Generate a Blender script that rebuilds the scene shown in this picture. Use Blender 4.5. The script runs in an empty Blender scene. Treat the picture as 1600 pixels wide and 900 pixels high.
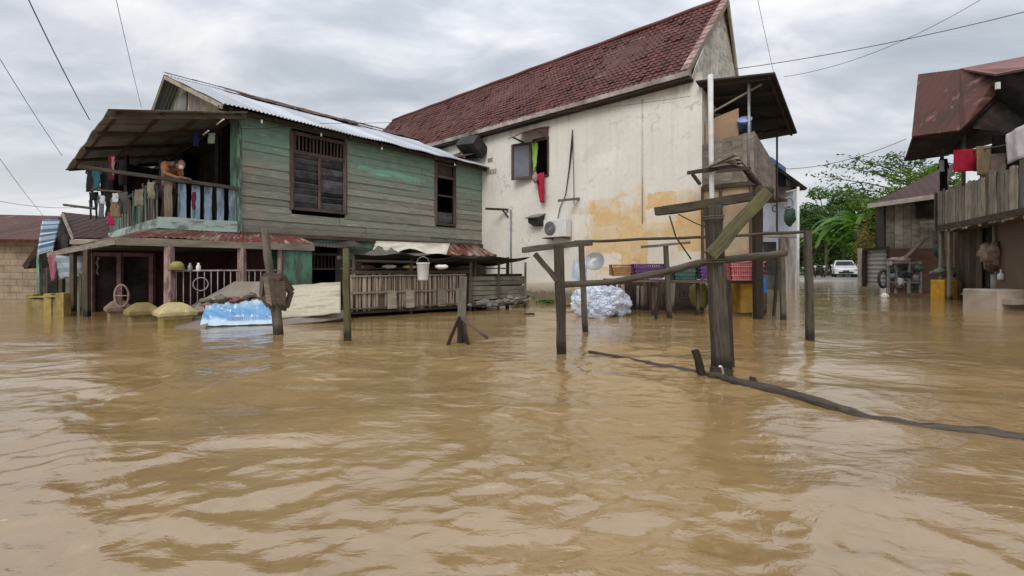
import bpy, math, random
from mathutils import Vector, Matrix, noise
random.seed(7)
R = math.radians
V = Vector
S = bpy.context.scene
C = S.collection

# ------------------------------------------------------------------ camera, sky, sun, exposure
FPX, HY, H = 720.0, 419.0, 1.0
cam = bpy.data.objects.new('camera', bpy.data.cameras.new('camera'))
C.objects.link(cam); S.camera = cam
cam.location = (0, 0, H); cam.rotation_euler = (R(90), 0, 0)
cam.data.sensor_width = 36.0; cam.data.lens = 36.0*FPX/1600
cam.data.shift_y = -(450-HY)/1600
cam.data.clip_start = 0.05; cam.data.clip_end = 3000

SUN_EL, SUN_AZ = R(42), R(200)          # azimuth clockwise from +Y
wd = bpy.data.worlds.new('World'); S.world = wd; wd.use_nodes = True
nt = wd.node_tree; nt.nodes.clear()
def N(nt, typ, **kw):
    n = nt.nodes.new(typ)
    for k, v in kw.items():
        if k.startswith('i_'):
            n.inputs[k[2:].replace('_', ' ')].default_value = v
        elif k.startswith('n_'):
            n.inputs[int(k[2:])].default_value = v
        else: setattr(n, k, v)
    return n
def ramp(nt, fac, stops, interp='LINEAR'):
    r = nt.nodes.new('ShaderNodeValToRGB'); r.color_ramp.interpolation = interp
    while len(r.color_ramp.elements) < len(stops): r.color_ramp.elements.new(0.5)
    for e, (p, c) in zip(r.color_ramp.elements, stops):
        e.position = p; e.color = (*c, 1) if len(c) == 3 else c
    nt.links.new(fac, r.inputs[0]); return r.outputs[0]
def math_(nt, op, a, b=None, clamp=False):
    m = nt.nodes.new('ShaderNodeMath'); m.operation = op; m.use_clamp = clamp
    for i, x in enumerate((a, b)):
        if x is None: continue
        if hasattr(x, 'links'): nt.links.new(x, m.inputs[i])
        else: m.inputs[i].default_value = x
    return m.outputs[0]
def mixc(nt, fac, a, b, mode='MIX'):
    m = nt.nodes.new('ShaderNodeMix'); m.data_type = 'RGBA'; m.blend_type = mode
    for s, x in ((m.inputs[0], fac), (m.inputs[6], a), (m.inputs[7], b)):
        if hasattr(x, 'links'): nt.links.new(x, s)
        else: s.default_value = (*x, 1) if isinstance(x, tuple) and len(x) == 3 else x
    return m.outputs[2]
def vmul(nt, v, s):
    m = nt.nodes.new('ShaderNodeMapping'); nt.links.new(v, m.inputs[0]); m.inputs['Scale'].default_value = s
    return m.outputs[0]
def noi(nt, v, scale, detail=4, rough=0.55, dist=0.0):
    n = nt.nodes.new('ShaderNodeTexNoise'); nt.links.new(v, n.inputs['Vector'])
    n.inputs['Scale'].default_value = scale; n.inputs['Detail'].default_value = detail
    n.inputs['Roughness'].default_value = rough; n.inputs['Distortion'].default_value = dist
    return n.outputs[0]
sky = N(nt, 'ShaderNodeTexSky', sky_type='NISHITA', sun_disc=False, sun_elevation=SUN_EL, sun_rotation=SUN_AZ)
sky.air_density = 1.0; sky.dust_density = 3.0
tc = nt.nodes.new('ShaderNodeTexCoord')
sp = nt.nodes.new('ShaderNodeSeparateXYZ'); nt.links.new(tc.outputs['Generated'], sp.inputs[0])
zz = math_(nt, 'MAXIMUM', sp.outputs[2], 0.0)
den = math_(nt, 'ADD', zz, 0.22)
cx = nt.nodes.new('ShaderNodeCombineXYZ')
nt.links.new(math_(nt, 'DIVIDE', sp.outputs[0], den), cx.inputs[0])
nt.links.new(math_(nt, 'DIVIDE', sp.outputs[1], den), cx.inputs[1])
n1 = noi(nt, vmul(nt, cx.outputs[0], (1, 1.5, 1)), 1.9, 8, 0.55, 0.35)
n2 = noi(nt, cx.outputs[0], 0.7, 3, 0.5)
cl = math_(nt, 'ADD', math_(nt, 'MULTIPLY', n1, 0.65), math_(nt, 'MULTIPLY', n2, 0.35))
ccol = ramp(nt, cl, [(0.38, (3.6, 4.05, 4.75)), (0.46, (4.5, 4.95, 5.6)), (0.52, (5.9, 6.2, 6.8)), (0.57, (7.3, 7.45, 7.8)), (0.64, (8.7, 8.7, 8.8))])
hz = ramp(nt, zz, [(0.0, (8.4, 8.4, 8.2)), (0.30, (7.3, 7.45, 7.7)), (1, (7.0, 7.1, 7.5))])
hf = ramp(nt, zz, [(0.0, (0.75,)*3), (0.25, (0.22,)*3), (1, (0.0,)*3)])
ccol = mixc(nt, hf, ccol, hz)
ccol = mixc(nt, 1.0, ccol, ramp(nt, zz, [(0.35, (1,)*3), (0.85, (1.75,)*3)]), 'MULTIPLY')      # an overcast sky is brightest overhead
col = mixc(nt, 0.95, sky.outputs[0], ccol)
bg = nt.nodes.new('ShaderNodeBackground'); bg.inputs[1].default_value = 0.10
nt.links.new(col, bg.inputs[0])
wo = nt.nodes.new('ShaderNodeOutputWorld'); nt.links.new(bg.outputs[0], wo.inputs[0])

sl = bpy.data.lights.new('sun', 'SUN'); sl.energy = 1.5; sl.angle = R(30); sl.color = (1, 0.96, 0.9)
so = bpy.data.objects.new('sun', sl); C.objects.link(so)
sd = V((math.sin(SUN_AZ)*math.cos(SUN_EL), math.cos(SUN_AZ)*math.cos(SUN_EL), math.sin(SUN_EL)))
so.rotation_euler = sd.to_track_quat('Z', 'Y').to_euler(); so.location = (0, -5, 30)
S.view_settings.view_transform = 'Standard'; S.view_settings.look = 'None'
S.view_settings.exposure = 0.17; S.view_settings.gamma = 1; S.view_settings.use_curve_mapping = False

# ------------------------------------------------------------------ helpers
def P(px, py, Y): return V(((px-800)/FPX*Y, Y, H+(HY-py)/FPX*Y))       # point seen at a place of the photo, Y metres away
def PW(px, py): return P(px, py, FPX*H/(py-HY))                          # the same on the water surface

class Frame:
    def __init__(s, o, ang): s.o = V(o); s.a = ang; s.m = Matrix.Rotation(ang, 3, 'Z')
    def __call__(s, x, y, z): return s.o + s.m @ V((x, y, z))
    def vec(s, x, y, z): return s.m @ V((x, y, z))

def tag(o, label=None, cat=None, group=None, kind=None):
    if label: o['label'] = label
    if cat: o['category'] = cat
    if group: o['group'] = group
    if kind: o['kind'] = kind
    return o
def thing(name, loc, label, cat, group=None, rz=0.0):
    o = bpy.data.objects.new(name, None); C.objects.link(o)
    o.location = loc; o.rotation_euler = (0, 0, rz); o.empty_display_size = 0.3
    return tag(o, label, cat, group)
def mat_of(o):
    m = Matrix.Translation(o.location) @ o.rotation_euler.to_matrix().to_4x4()
    return mat_of(o.parent) @ m if o.parent else m

class MB:
    def __init__(s): s.v = []; s.f = []; s.uv = []; s.r = []; s.sm = []
    def face(s, idx, uvs, r, smooth=False): s.f.append(idx); s.uv.append(uvs); s.r.append(r); s.sm.append(smooth)
    def poly(s, pts, r=None, uvs=None):
        r = random.random() if r is None else r
        b = len(s.v); s.v += [V(p) for p in pts]
        s.face(list(range(b, b+len(pts))), uvs or [(p[0]+p[1], p[2]) for p in pts], r); return s
    def obox(s, c, hx, hy, hz, r=None):
        """box with half-axis vectors, hx the long one (u)"""
        r = random.random() if r is None else r
        c, hx, hy, hz = V(c), V(hx), V(hy), V(hz)
        b = len(s.v); ou, ov = random.random()*40, random.random()*40
        for i in (-1, 1):
            for j in (-1, 1):
                for k in (-1, 1): s.v.append(c+hx*i+hy*j+hz*k)
        lx, ly, lz = hx.length*2, hy.length*2, hz.length*2
        Q = [((0,1,3,2),'x'),((4,6,7,5),'x'),((0,4,5,1),'y'),((2,3,7,6),'y'),((0,2,6,4),'z'),((1,5,7,3),'z')]
        flip = hx.cross(hy).dot(hz) < 0
        for q, ax in Q:
            u = []
            for n in q:
                i, j, k = n >> 2 & 1, n >> 1 & 1, n & 1
                if ax == 'x': u.append((ou+k*lz*0.3, ov+j*ly))
                elif ax == 'y': u.append((ou+i*lx, ov+k*lz))
                else: u.append((ou+i*lx, ov+0.37+j*ly))
            if flip: q = q[::-1]; u = u[::-1]
            s.face([b+n for n in q], u, r)
        return s
    def box(s, lo, hi, fr=None, r=None):
        lo, hi = V(lo), V(hi); c = (lo+hi)/2; h = (hi-lo)/2
        ax = [V((h.x,0,0)), V((0,h.y,0)), V((0,0,h.z))]
        ax.sort(key=lambda a: -a.length)
        if fr: c = fr(*c); ax = [fr.vec(*a) for a in ax]
        return s.obox(c, *ax, r=r)
    def beam(s, p0, p1, w, h=None, seg=1, jit=0.0, w1=None, up=(0,0,1), r=None, roll=0.0):
        """timber between two points, squared section w (sideways) x h (along up), slightly crooked if jit"""
        p0, p1 = V(p0), V(p1); h = w if h is None else h; w1 = 1.0 if w1 is None else w1
        d = (p1-p0); L = d.length; d = d/L; up = V(up)
        if abs(d.dot(up)) > 0.95: up = V((0,1,0))
        sx = d.cross(up).normalized(); sy = sx.cross(d).normalized()
        if roll:
            q = Matrix.Rotation(roll, 3, d); sx = q @ sx; sy = q @ sy
        r = random.random() if r is None else r
        b = len(s.v); ou, ov = random.random()*40, random.random()*40
        for k in range(seg+1):
            t = k/seg; k_ = 1+(w1-1)*t
            c = p0.lerp(p1, t)
            if jit and 0 < k < seg: c = c+sx*random.uniform(-jit, jit)+sy*random.uniform(-jit, jit)
            for a, bb in ((-1,-1),(1,-1),(1,1),(-1,1)):
                j = 1+(random.uniform(-0.10, 0.10) if jit else 0)
                s.v.append(c+sx*a*w/2*k_*j+sy*bb*h/2*k_*j)
        vv = [0, w, w+h, 2*w+h, 2*w+2*h]
        for k in range(seg):
            for e in range(4):
                a0 = b+k*4+e; a1 = b+k*4+(e+1) % 4
                s.face([a0, a1, a1+4, a0+4], [(ou+L*k/seg, ov+vv[e]), (ou+L*k/seg, ov+vv[e+1]), (ou+L*(k+1)/seg, ov+vv[e+1]), (ou+L*(k+1)/seg, ov+vv[e])], r)
        s.face([b+3, b+2, b+1, b], [(ou, ov), (ou+w, ov), (ou+w, ov+h), (ou, ov+h)], r)
        e = b+seg*4
        s.face([e, e+1, e+2, e+3], [(ou, ov), (ou+w, ov), (ou+w, ov+h), (ou, ov+h)], r)
        return s
    def tube(s, pts, rad, n=8, r=None, cap=True, jit=0.0):
        pts = [V(p) for p in pts]; r = random.random() if r is None else r
        if not isinstance(rad, (list, tuple)): rad = [rad]*len(pts)
        b = len(s.v); L = 0; ou = random.random()*40; prev = None; Ls = []
        for i, p in enumerate(pts):
            d = (pts[min(i+1, len(pts)-1)]-pts[max(i-1, 0)]).normalized()
            if prev is None:
                up = V((0,0,1)) if abs(d.z) < 0.9 else V((0,1,0)); sx = d.cross(up).normalized()
            else: sx = (prev-d*prev.dot(d)).normalized()
            prev = sx; sy = d.cross(sx)
            if i: L += (pts[i]-pts[i-1]).length
            Ls.append(L)
            for k in range(n):
                a = 2*math.pi*k/n; q = rad[i]*(1+(random.uniform(-jit, jit) if jit else 0))
                s.v.append(p+sx*math.cos(a)*q+sy*math.sin(a)*q)
        for i in range(len(pts)-1):
            for k in range(n):
                a0 = b+i*n+k; a1 = b+i*n+(k+1) % n
                c = 2*math.pi*rad[i]
                s.face([a0, a1, a1+n, a0+n], [(ou+Ls[i], k/n*c), (ou+Ls[i], (k+1)/n*c), (ou+Ls[i+1], (k+1)/n*c), (ou+Ls[i+1], k/n*c)], r, True)
        if cap:
            s.face([b+k for k in range(n)][::-1], [(ou, 0)]*n, r); e = b+(len(pts)-1)*n
            s.face([e+k for k in range(n)], [(ou, 0)]*n, r)
        return s
    def slab(s, pts, th, r=None):
        """polygon sheet of thickness th along its normal (or a vector)"""
        r = random.random() if r is None else r
        pts = [V(p) for p in pts]
        nrm = V((0,0,0))
        for i in range(len(pts)):
            nrm += pts[i].cross(pts[(i+1) % len(pts)])
        nrm.normalize(); t = th if isinstance(th, Vector) else -nrm*th
        b = len(s.v); n = len(pts); s.v += pts; s.v += [p+t for p in pts]
        o = pts[0]; ex = (pts[1]-pts[0]).normalized(); ey = nrm.cross(ex)
        ou = random.random()*40
        uv = [(ou+(p-o).dot(ex), (p-o).dot(ey)) for p in pts]
        s.face(list(range(b, b+n)), uv, r)
        s.face(list(range(b+n, b+2*n))[::-1], uv[::-1], r)
        for i in range(n):
            j = (i+1) % n
            s.face([b+i, b+n+i, b+n+j, b+j], [uv[i], (uv[i][0], uv[i][1]+.02), (uv[j][0], uv[j][1]+.02), uv[j]], r)
        return s
    def grid(s, fn, nu, nv, r=None, smooth=True, uvscale=(1, 1), rfn=None):
        r = random.random() if r is None else r
        b = len(s.v)
        for j in range(nv+1):
            for i in range(nu+1): s.v.append(V(fn(i/nu, j/nv)))
        for j in range(nv):
            for i in range(nu):
                a = b+j*(nu+1)+i
                s.face([a, a+1, a+nu+2, a+nu+1], [(i/nu*uvscale[0], j/nv*uvscale[1]), ((i+1)/nu*uvscale[0], j/nv*uvscale[1]), ((i+1)/nu*uvscale[0], (j+1)/nv*uvscale[1]), (i/nu*uvscale[0], (j+1)/nv*uvscale[1])], rfn(i, j) if rfn else r, smooth)
        return s
    def corr(s, a, b, c, d, pitch=0.09, amp=0.012, sag=0.0, r=None, rows=6, wob=0.0):
        """corrugated sheet: a-b one end, d-c the other; corrugations run a->d"""
        a, b, c, d = V(a), V(b), V(c), V(d)
        n = (b-a).cross(d-a).normalized()
        if n.z < 0: n = -n
        L = (b-a).length; nw = max(2, int(L/pitch))
        def fn(u, v):
            p = a.lerp(b, u).lerp(d.lerp(c, u), v)
            q = amp*math.cos(u*nw*2*math.pi)-sag*math.sin(v*math.pi)
            if wob: q += wob*noise.noise(p*1.3)
            return p+n*q
        return s.grid(fn, nw*6, rows, r=r, uvscale=(L, (d-a).length), rfn=(lambda i, j: (int(i/6/9)*0.37+0.11) % 1.0))
    def cloth(s, a, b, c, d, nu=14, nv=10, amp=0.03, fold=5.0, n=None, seed=0.0):
        """a-b top edge, d-c bottom, folds deepen downwards"""
        a, b, c, d = V(a), V(b), V(c), V(d)
        n = n or (b-a).cross(d-a).normalized(); L = (b-a).length
        def fn(u, v):
            p = a.lerp(b, u).lerp(d.lerp(c, u), v)
            q = amp*(0.35+0.65*v)*math.sin(u*L*fold*6+seed+1.5*noise.noise(V((u*3, v*2, seed))))
            q += amp*noise.noise(V((u*4+seed, v*4, 1.7)))
            e = V((0, 0, 0.5*amp*noise.noise(V((u*5+seed, 3.3, v*0.5)))))
            return p+n*q+e*v
        return s.grid(fn, nu, nv, uvscale=(L, (d-a).length))
    def ball(s, c, rx, ry=None, rz=None, nu=12, nv=8, lump=0.0, r=None, rot=None):
        ry = ry or rx; rz = rz or rx; c = V(c)
        b = len(s.v); r = random.random() if r is None else r
        sd = random.random()*50
        for j in range(nv+1):
            for i in range(nu):
                th = math.pi*j/nv; ph = 2*math.pi*i/nu
                p = V((math.sin(th)*math.cos(ph), math.sin(th)*math.sin(ph), math.cos(th)))
                k = 1+lump*noise.noise(p*2.2+V((sd, 0, 0)))
                q = V((p.x*rx*k, p.y*ry*k, p.z*rz*k))
                if rot: q = rot @ q
                s.v.append(c+q)
        for j in range(nv):
            for i in range(nu):
                a0 = b+j*nu+i; a1 = b+j*nu+(i+1) % nu
                s.face([a0, a0+nu, a1+nu, a1], [(i/nu, j/nv), (i/nu, (j+1)/nv), ((i+1)/nu, (j+1)/nv), ((i+1)/nu, j/nv)], r, True)
        return s
    def lathe(s, c, prof, n=20, r=None, ax=(0,0,1)):
        c = V(c); ax = V(ax).normalized(); up = V((0,0,1)) if abs(ax.z) < .9 else V((1,0,0))
        sx = ax.cross(up).normalized(); sy = ax.cross(sx)
        b = len(s.v); r = random.random() if r is None else r
        for rad, z in prof:
            for k in range(n):
                a = 2*math.pi*k/n; s.v.append(c+ax*z+(sx*math.cos(a)+sy*math.sin(a))*rad)
        for j in range(len(prof)-1):
            for k in range(n):
                a0 = b+j*n+k; a1 = b+j*n+(k+1) % n
                s.face([a0, a1, a1+n, a0+n], [(k/n, j), ((k+1)/n, j), ((k+1)/n, j+1), (k/n, j+1)], r, True)
        s.face([b+k for k in range(n)][::-1], [(0, 0)]*n, r)
        e = b+(len(prof)-1)*n; s.face([e+k for k in range(n)], [(0, 0)]*n, r)
        return s
    def build(s, name, m, parent=None, origin=None, solid=0.0, bevel=0.0, label=None, rz=0.0):
        if parent is not None: M4 = mat_of(parent)
        else: M4 = Matrix.Translation(V(origin or (0,0,0))) @ Matrix.Rotation(rz, 4, 'Z')
        inv = M4.inverted()
        me = bpy.data.meshes.new(name)
        me.from_pydata([inv @ v for v in s.v], [], s.f)
        uvl = me.uv_layers.new(name='UVMap'); flat = [c for u in s.uv for t in u for c in t]
        uvl.data.foreach_set('uv', flat)
        at = me.attributes.new('rnd', 'FLOAT', 'FACE'); at.data.foreach_set('value', s.r)
        me.polygons.foreach_set('use_smooth', s.sm)
        me.materials.append(m); me.update()
        o = bpy.data.objects.new(name, me); C.objects.link(o)
        if parent is not None: o.parent = parent
        else: o.location = V(origin or (0,0,0)); o.rotation_euler = (0, 0, rz)
        if solid:
            md = o.modifiers.new('solid', 'SOLIDIFY'); md.thickness = solid; md.offset = 0
        if bevel:
            md = o.modifiers.new('bevel', 'BEVEL'); md.width = bevel; md.segments = 2; md.limit_method = 'ANGLE'
        if label: o['label'] = label
        return o
def part(name, m, parent, fn, **kw):
    b = MB(); fn(b); return b.build(name, m, parent, **kw)

# ------------------------------------------------------------------ materials
def newmat(name):
    m = bpy.data.materials.new(name); m.use_nodes = True
    t = m.node_tree; t.nodes.clear()
    o = t.nodes.new('ShaderNodeOutputMaterial'); p = t.nodes.new('ShaderNodeBsdfPrincipled')
    t.links.new(p.outputs[0], o.inputs[0]); return m, t, p
def attr(t, name='rnd'):
    a = t.nodes.new('ShaderNodeAttribute'); a.attribute_name = name; return a.outputs['Fac']
def coord(t, kind='Object'):
    return t.nodes.new('ShaderNodeTexCoord').outputs[kind]
def bump(t, p, hsock, strength, dist=0.01):
    b = t.nodes.new('ShaderNodeBump'); b.inputs['Strength'].default_value = strength; b.inputs['Distance'].default_value = dist
    t.links.new(hsock, b.inputs['Height']); t.links.new(b.outputs[0], p.inputs['Normal'])
def plain(name, c, rough=0.7, var=0.12, scale=6, bmp=0.2, spec=0.3, metal=0.0, dirt=0.25, dirtc=(0.10, 0.08, 0.06), kind='Object'):
    m, t, p = newmat(name); v = coord(t, kind)
    n = noi(t, v, scale, 5, 0.6); n2 = noi(t, v, scale*0.35, 3, 0.6)
    lo = tuple(x*(1-var*1.6) for x in c); hi = tuple(min(1, x*(1+var)) for x in c)
    col = ramp(t, n, [(0.3, lo), (0.7, hi)])
    rr = ramp(t, attr(t), [(0, (1-var,)*3), (1, (1+var*0.6,)*3)])
    col = mixc(t, 1.0, col, rr, 'MULTIPLY')
    if dirt:
        f = ramp(t, n2, [(0.45, (0,)*3), (0.75, (dirt*2,)*3)]); col = mixc(t, f, col, dirtc)
    t.links.new(col, p.inputs['Base Color'])
    p.inputs['Roughness'].default_value = rough; p.inputs['Metallic'].default_value = metal
    p.inputs['Specular IOR Level'].default_value = spec
    if bmp: bump(t, p, noi(t, v, scale*4, 4), bmp, 0.006)
    return m
def wood(name, dark, light, var=0.35, rough=0.85, grain=1.0, paint=None, pthr=0.55, moss=None, wet=True):
    """weathered timber, grain along u; wet=True: a real tide mark of damp wood just above the flood"""
    m, t, p = newmat(name); uv = coord(t, 'UV')
    g = noi(t, vmul(t, uv, (1.2*grain, 28*grain, 1)), 3.0, 6, 0.65, 0.6)
    g2 = noi(t, vmul(t, uv, (1.0, 3.0, 1)), 1.7, 4, 0.6)
    col = ramp(t, g, [(0.28, dark), (0.52, tuple((a+b)/2 for a, b in zip(dark, light))), (0.75, light)])
    rr = ramp(t, attr(t), [(0, (1-var,)*3), (1, (1+var*0.7,)*3)])
    col = mixc(t, 1.0, col, rr, 'MULTIPLY')
    bl = ramp(t, g2, [(0.35, (0.62,)*3), (0.6, (1.05,)*3)]); col = mixc(t, 1.0, col, bl, 'MULTIPLY')
    if paint:
        pn = math_(t, 'ADD', math_(t, 'MULTIPLY', g2, 0.6), math_(t, 'MULTIPLY', g, 0.4))
        f = ramp(t, pn, [(pthr-0.03, (0,)*3), (pthr+0.03, (1,)*3)]); col = mixc(t, f, col, paint)
    if moss:
        mn = noi(t, vmul(t, coord(t), (1, 1, 0.5)), 4.0, 5, 0.65)
        f = ramp(t, mn, [(0.50, (0,)*3), (0.66, (0.75,)*3)]); col = mixc(t, f, col, moss)
    if wet:
        ge = t.nodes.new('ShaderNodeNewGeometry'); s2 = t.nodes.new('ShaderNodeSeparateXYZ'); t.links.new(ge.outputs['Position'], s2.inputs[0])
        w = math_(t, 'ADD', s2.outputs[2], math_(t, 'MULTIPLY', noi(t, ge.outputs['Position'], 6.0, 3), 0.12))
        f = ramp(t, w, [(0.14, (0.30,)*3), (0.24, (1,)*3)]); col = mixc(t, 1.0, col, f, 'MULTIPLY')
        t.links.new(ramp(t, w, [(0.14, (0.45,)*3), (0.24, (rough,)*3)]), p.inputs['Roughness'])
    else: p.inputs['Roughness'].default_value = rough
    t.links.new(col, p.inputs['Base Color'])
    p.inputs['Specular IOR Level'].default_value = 0.25
    bump(t, p, g, 0.6, 0.006)
    return m
def rusty(name, metal, rust, thr=0.5, rough=0.6, sc=1.6, met=0.3, soft=0.08, stretch=(1, 0.35, 1), pale=None, ribs=0):
    m, t, p = newmat(name); uv = coord(t, 'UV')
    n = noi(t, vmul(t, uv, stretch), sc, 7, 0.65, 0.4); f = ramp(t, n, [(thr-soft, (0,)*3), (thr+soft, (1,)*3)])
    fine = noi(t, uv, 18, 5, 0.7)
    rc = ramp(t, fine, [(0.3, tuple(x*0.55 for x in rust)), (0.7, tuple(x*1.35 for x in rust))])
    mc = ramp(t, fine, [(0.3, tuple(x*0.8 for x in metal)), (0.7, metal)])
    mc = mixc(t, 1.0, mc, ramp(t, attr(t), [(0, (0.72,)*3), (1, (1.12,)*3)]), 'MULTIPLY')
    if pale:
        pf = ramp(t, noi(t, vmul(t, uv, (3, 0.8, 1)), 1.5, 4, 0.6), [(0.58, (0,)*3), (0.62, (0.8,)*3)]); rc = mixc(t, pf, rc, pale)
    t.links.new(mixc(t, f, mc, rc), p.inputs['Base Color'])
    p.inputs['Metallic'].default_value = met; p.inputs['Roughness'].default_value = rough
    p.inputs['Specular IOR Level'].default_value = 0.3
    if ribs:
        w = t.nodes.new('ShaderNodeTexWave'); w.inputs['Scale'].default_value = ribs; w.bands_direction = 'X'; t.links.new(uv, w.inputs['Vector'])
        bump(t, p, math_(t, 'ADD', w.outputs[1], math_(t, 'MULTIPLY', fine, .2)), 1.0, 0.02)
    else: bump(t, p, fine, 0.25, 0.004)
    return m
def clothm(name, c, stripes=None):
    m, t, p = newmat(name); uv = coord(t, 'UV')
    n = noi(t, uv, 5, 4); col = ramp(t, n, [(0.3, tuple(x*0.8 for x in c)), (0.7, c)])
    if stripes:
        w = t.nodes.new('ShaderNodeTexWave'); w.inputs['Scale'].default_value = stripes[1]; w.bands_direction = stripes[2] if len(stripes) > 2 else 'Y'
        t.links.new(uv, w.inputs['Vector']); col = mixc(t, ramp(t, w.outputs[1], [(0.45, (0,)*3), (0.55, (1,)*3)]), col, stripes[0])
    t.links.new(col, p.inputs['Base Color']); p.inputs['Roughness'].default_value = 0.9
    p.inputs['Specular IOR Level'].default_value = 0.1
    bump(t, p, noi(t, uv, 220, 2), 0.15, 0.002)
    return m
def leafm(name, c1, c2, c3, trans=0.35):
    m, t, p = newmat(name)
    col = ramp(t, attr(t), [(0, c1), (0.55, c2), (1, c3)])
    t.links.new(col, p.inputs['Base Color']); p.inputs['Roughness'].default_value = 0.5
    p.inputs['Specular IOR Level'].default_value = 0.35
    tr = t.nodes.new('ShaderNodeBsdfTranslucent'); t.links.new(mixc(t, 1.0, col, (1.2, 1.35, 0.5), 'MULTIPLY'), tr.inputs[0])
    ms = t.nodes.new('ShaderNodeMixShader'); ms.inputs[0].default_value = trans
    t.links.new(p.outputs[0], ms.inputs[1]); t.links.new(tr.outputs[0], ms.inputs[2])
    t.links.new(ms.outputs[0], [n for n in t.nodes if n.type == 'OUTPUT_MATERIAL'][0].inputs[0])
    return m

def mat_green_planks():
    """old boards whose mint paint has worn off in patches; local x along the wall, z up"""
    m, t, p = newmat('green_planks'); uv = coord(t, 'UV'); ob = coord(t)
    g = noi(t, vmul(t, uv, (1.1, 26, 1)), 3.0, 6, 0.65, 0.6)
    col = ramp(t, g, [(0.26, (0.11, 0.107, 0.085)), (0.5, (0.235, 0.232, 0.192)), (0.75, (0.40, 0.395, 0.335))])
    col = mixc(t, 1.0, col, ramp(t, attr(t), [(0, (0.78,)*3), (0.5, (0.98,)*3), (1, (1.2,)*3)]), 'MULTIPLY')
    warm = ramp(t, noi(t, vmul(t, ob, (0.7, 1, 1.1)), 1.3, 4), [(0.5, (0,)*3), (0.62, (0.55,)*3)]); col = mixc(t, warm, col, (0.27, 0.22, 0.165))
    s2 = t.nodes.new('ShaderNodeSeparateXYZ'); t.links.new(ob, s2.inputs[0])
    x, z = s2.outputs[0], s2.outputs[2]
    nn = noi(t, vmul(t, ob, (0.9, 1, 3.0)), 1.6, 7, 0.68, 0.5)
    # overall thin paint: heavy at the top of the wall, almost gone lower
    h = math_(t, 'MULTIPLY', math_(t, 'SUBTRACT', z, 3.35), 0.52)
    lean = math_(t, 'MULTIPLY', x, 0.012)
    v = math_(t, 'ADD', math_(t, 'ADD', h, lean), nn)
    f1 = ramp(t, v, [(0.40, (0,)*3), (0.50, (0.16,)*3), (0.64, (0.36,)*3), (0.84, (0.78,)*3)])
    pc = ramp(t, noi(t, ob, 5.0, 5, 0.6), [(0.3, (0.13, 0.225, 0.175)), (0.7, (0.21, 0.335, 0.265))])
    col = mixc(t, f1, col, pc)
    # a band of fresher green between the windows, and pale filler below it
    zb = math_(t, 'ADD', math_(t, 'SUBTRACT', z, 3.74), math_(t, 'MULTIPLY', math_(t, 'SUBTRACT', x, 4.2), 0.02))
    bw = math_(t, 'ABSOLUTE', zb)
    bx = math_(t, 'ABSOLUTE', math_(t, 'SUBTRACT', x, 4.1))
    band = math_(t, 'ADD', math_(t, 'MULTIPLY', bw, -2.6), math_(t, 'MULTIPLY', math_(t, 'MAXIMUM', math_(t, 'SUBTRACT', bx, 1.1), 0.0), -1.2))
    fb = ramp(t, math_(t, 'ADD', math_(t, 'ADD', band, nn), 0.20), [(0.50, (0,)*3), (0.60, (0.9,)*3)])
    col = mixc(t, fb, col, ramp(t, nn, [(0.35, (0.15, 0.36, 0.25)), (0.7, (0.24, 0.50, 0.36))]))
    fp = ramp(t, noi(t, vmul(t, ob, (0.8, 1, 3.5)), 2.3, 5, 0.6, 0.3), [(0.63, (0,)*3), (0.67, (0.65,)*3)])
    col = mixc(t, fp, col, (0.48, 0.46, 0.38))
    # damp, mould at the bottom boards
    fd = ramp(t, math_(t, 'ADD', math_(t, 'SUBTRACT', z, 1.83), math_(t, 'MULTIPLY', nn, 0.6)), [(0.22, (0.65,)*3), (0.5, (0,)*3)])
    col = mixc(t, fd, col, (0.05, 0.05, 0.035))
    t.links.new(col, p.inputs['Base Color']); p.inputs['Roughness'].default_value = 0.8
    p.inputs['Specular IOR Level'].default_value = 0.2
    bump(t, p, g, 0.6, 0.006); return m

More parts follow.
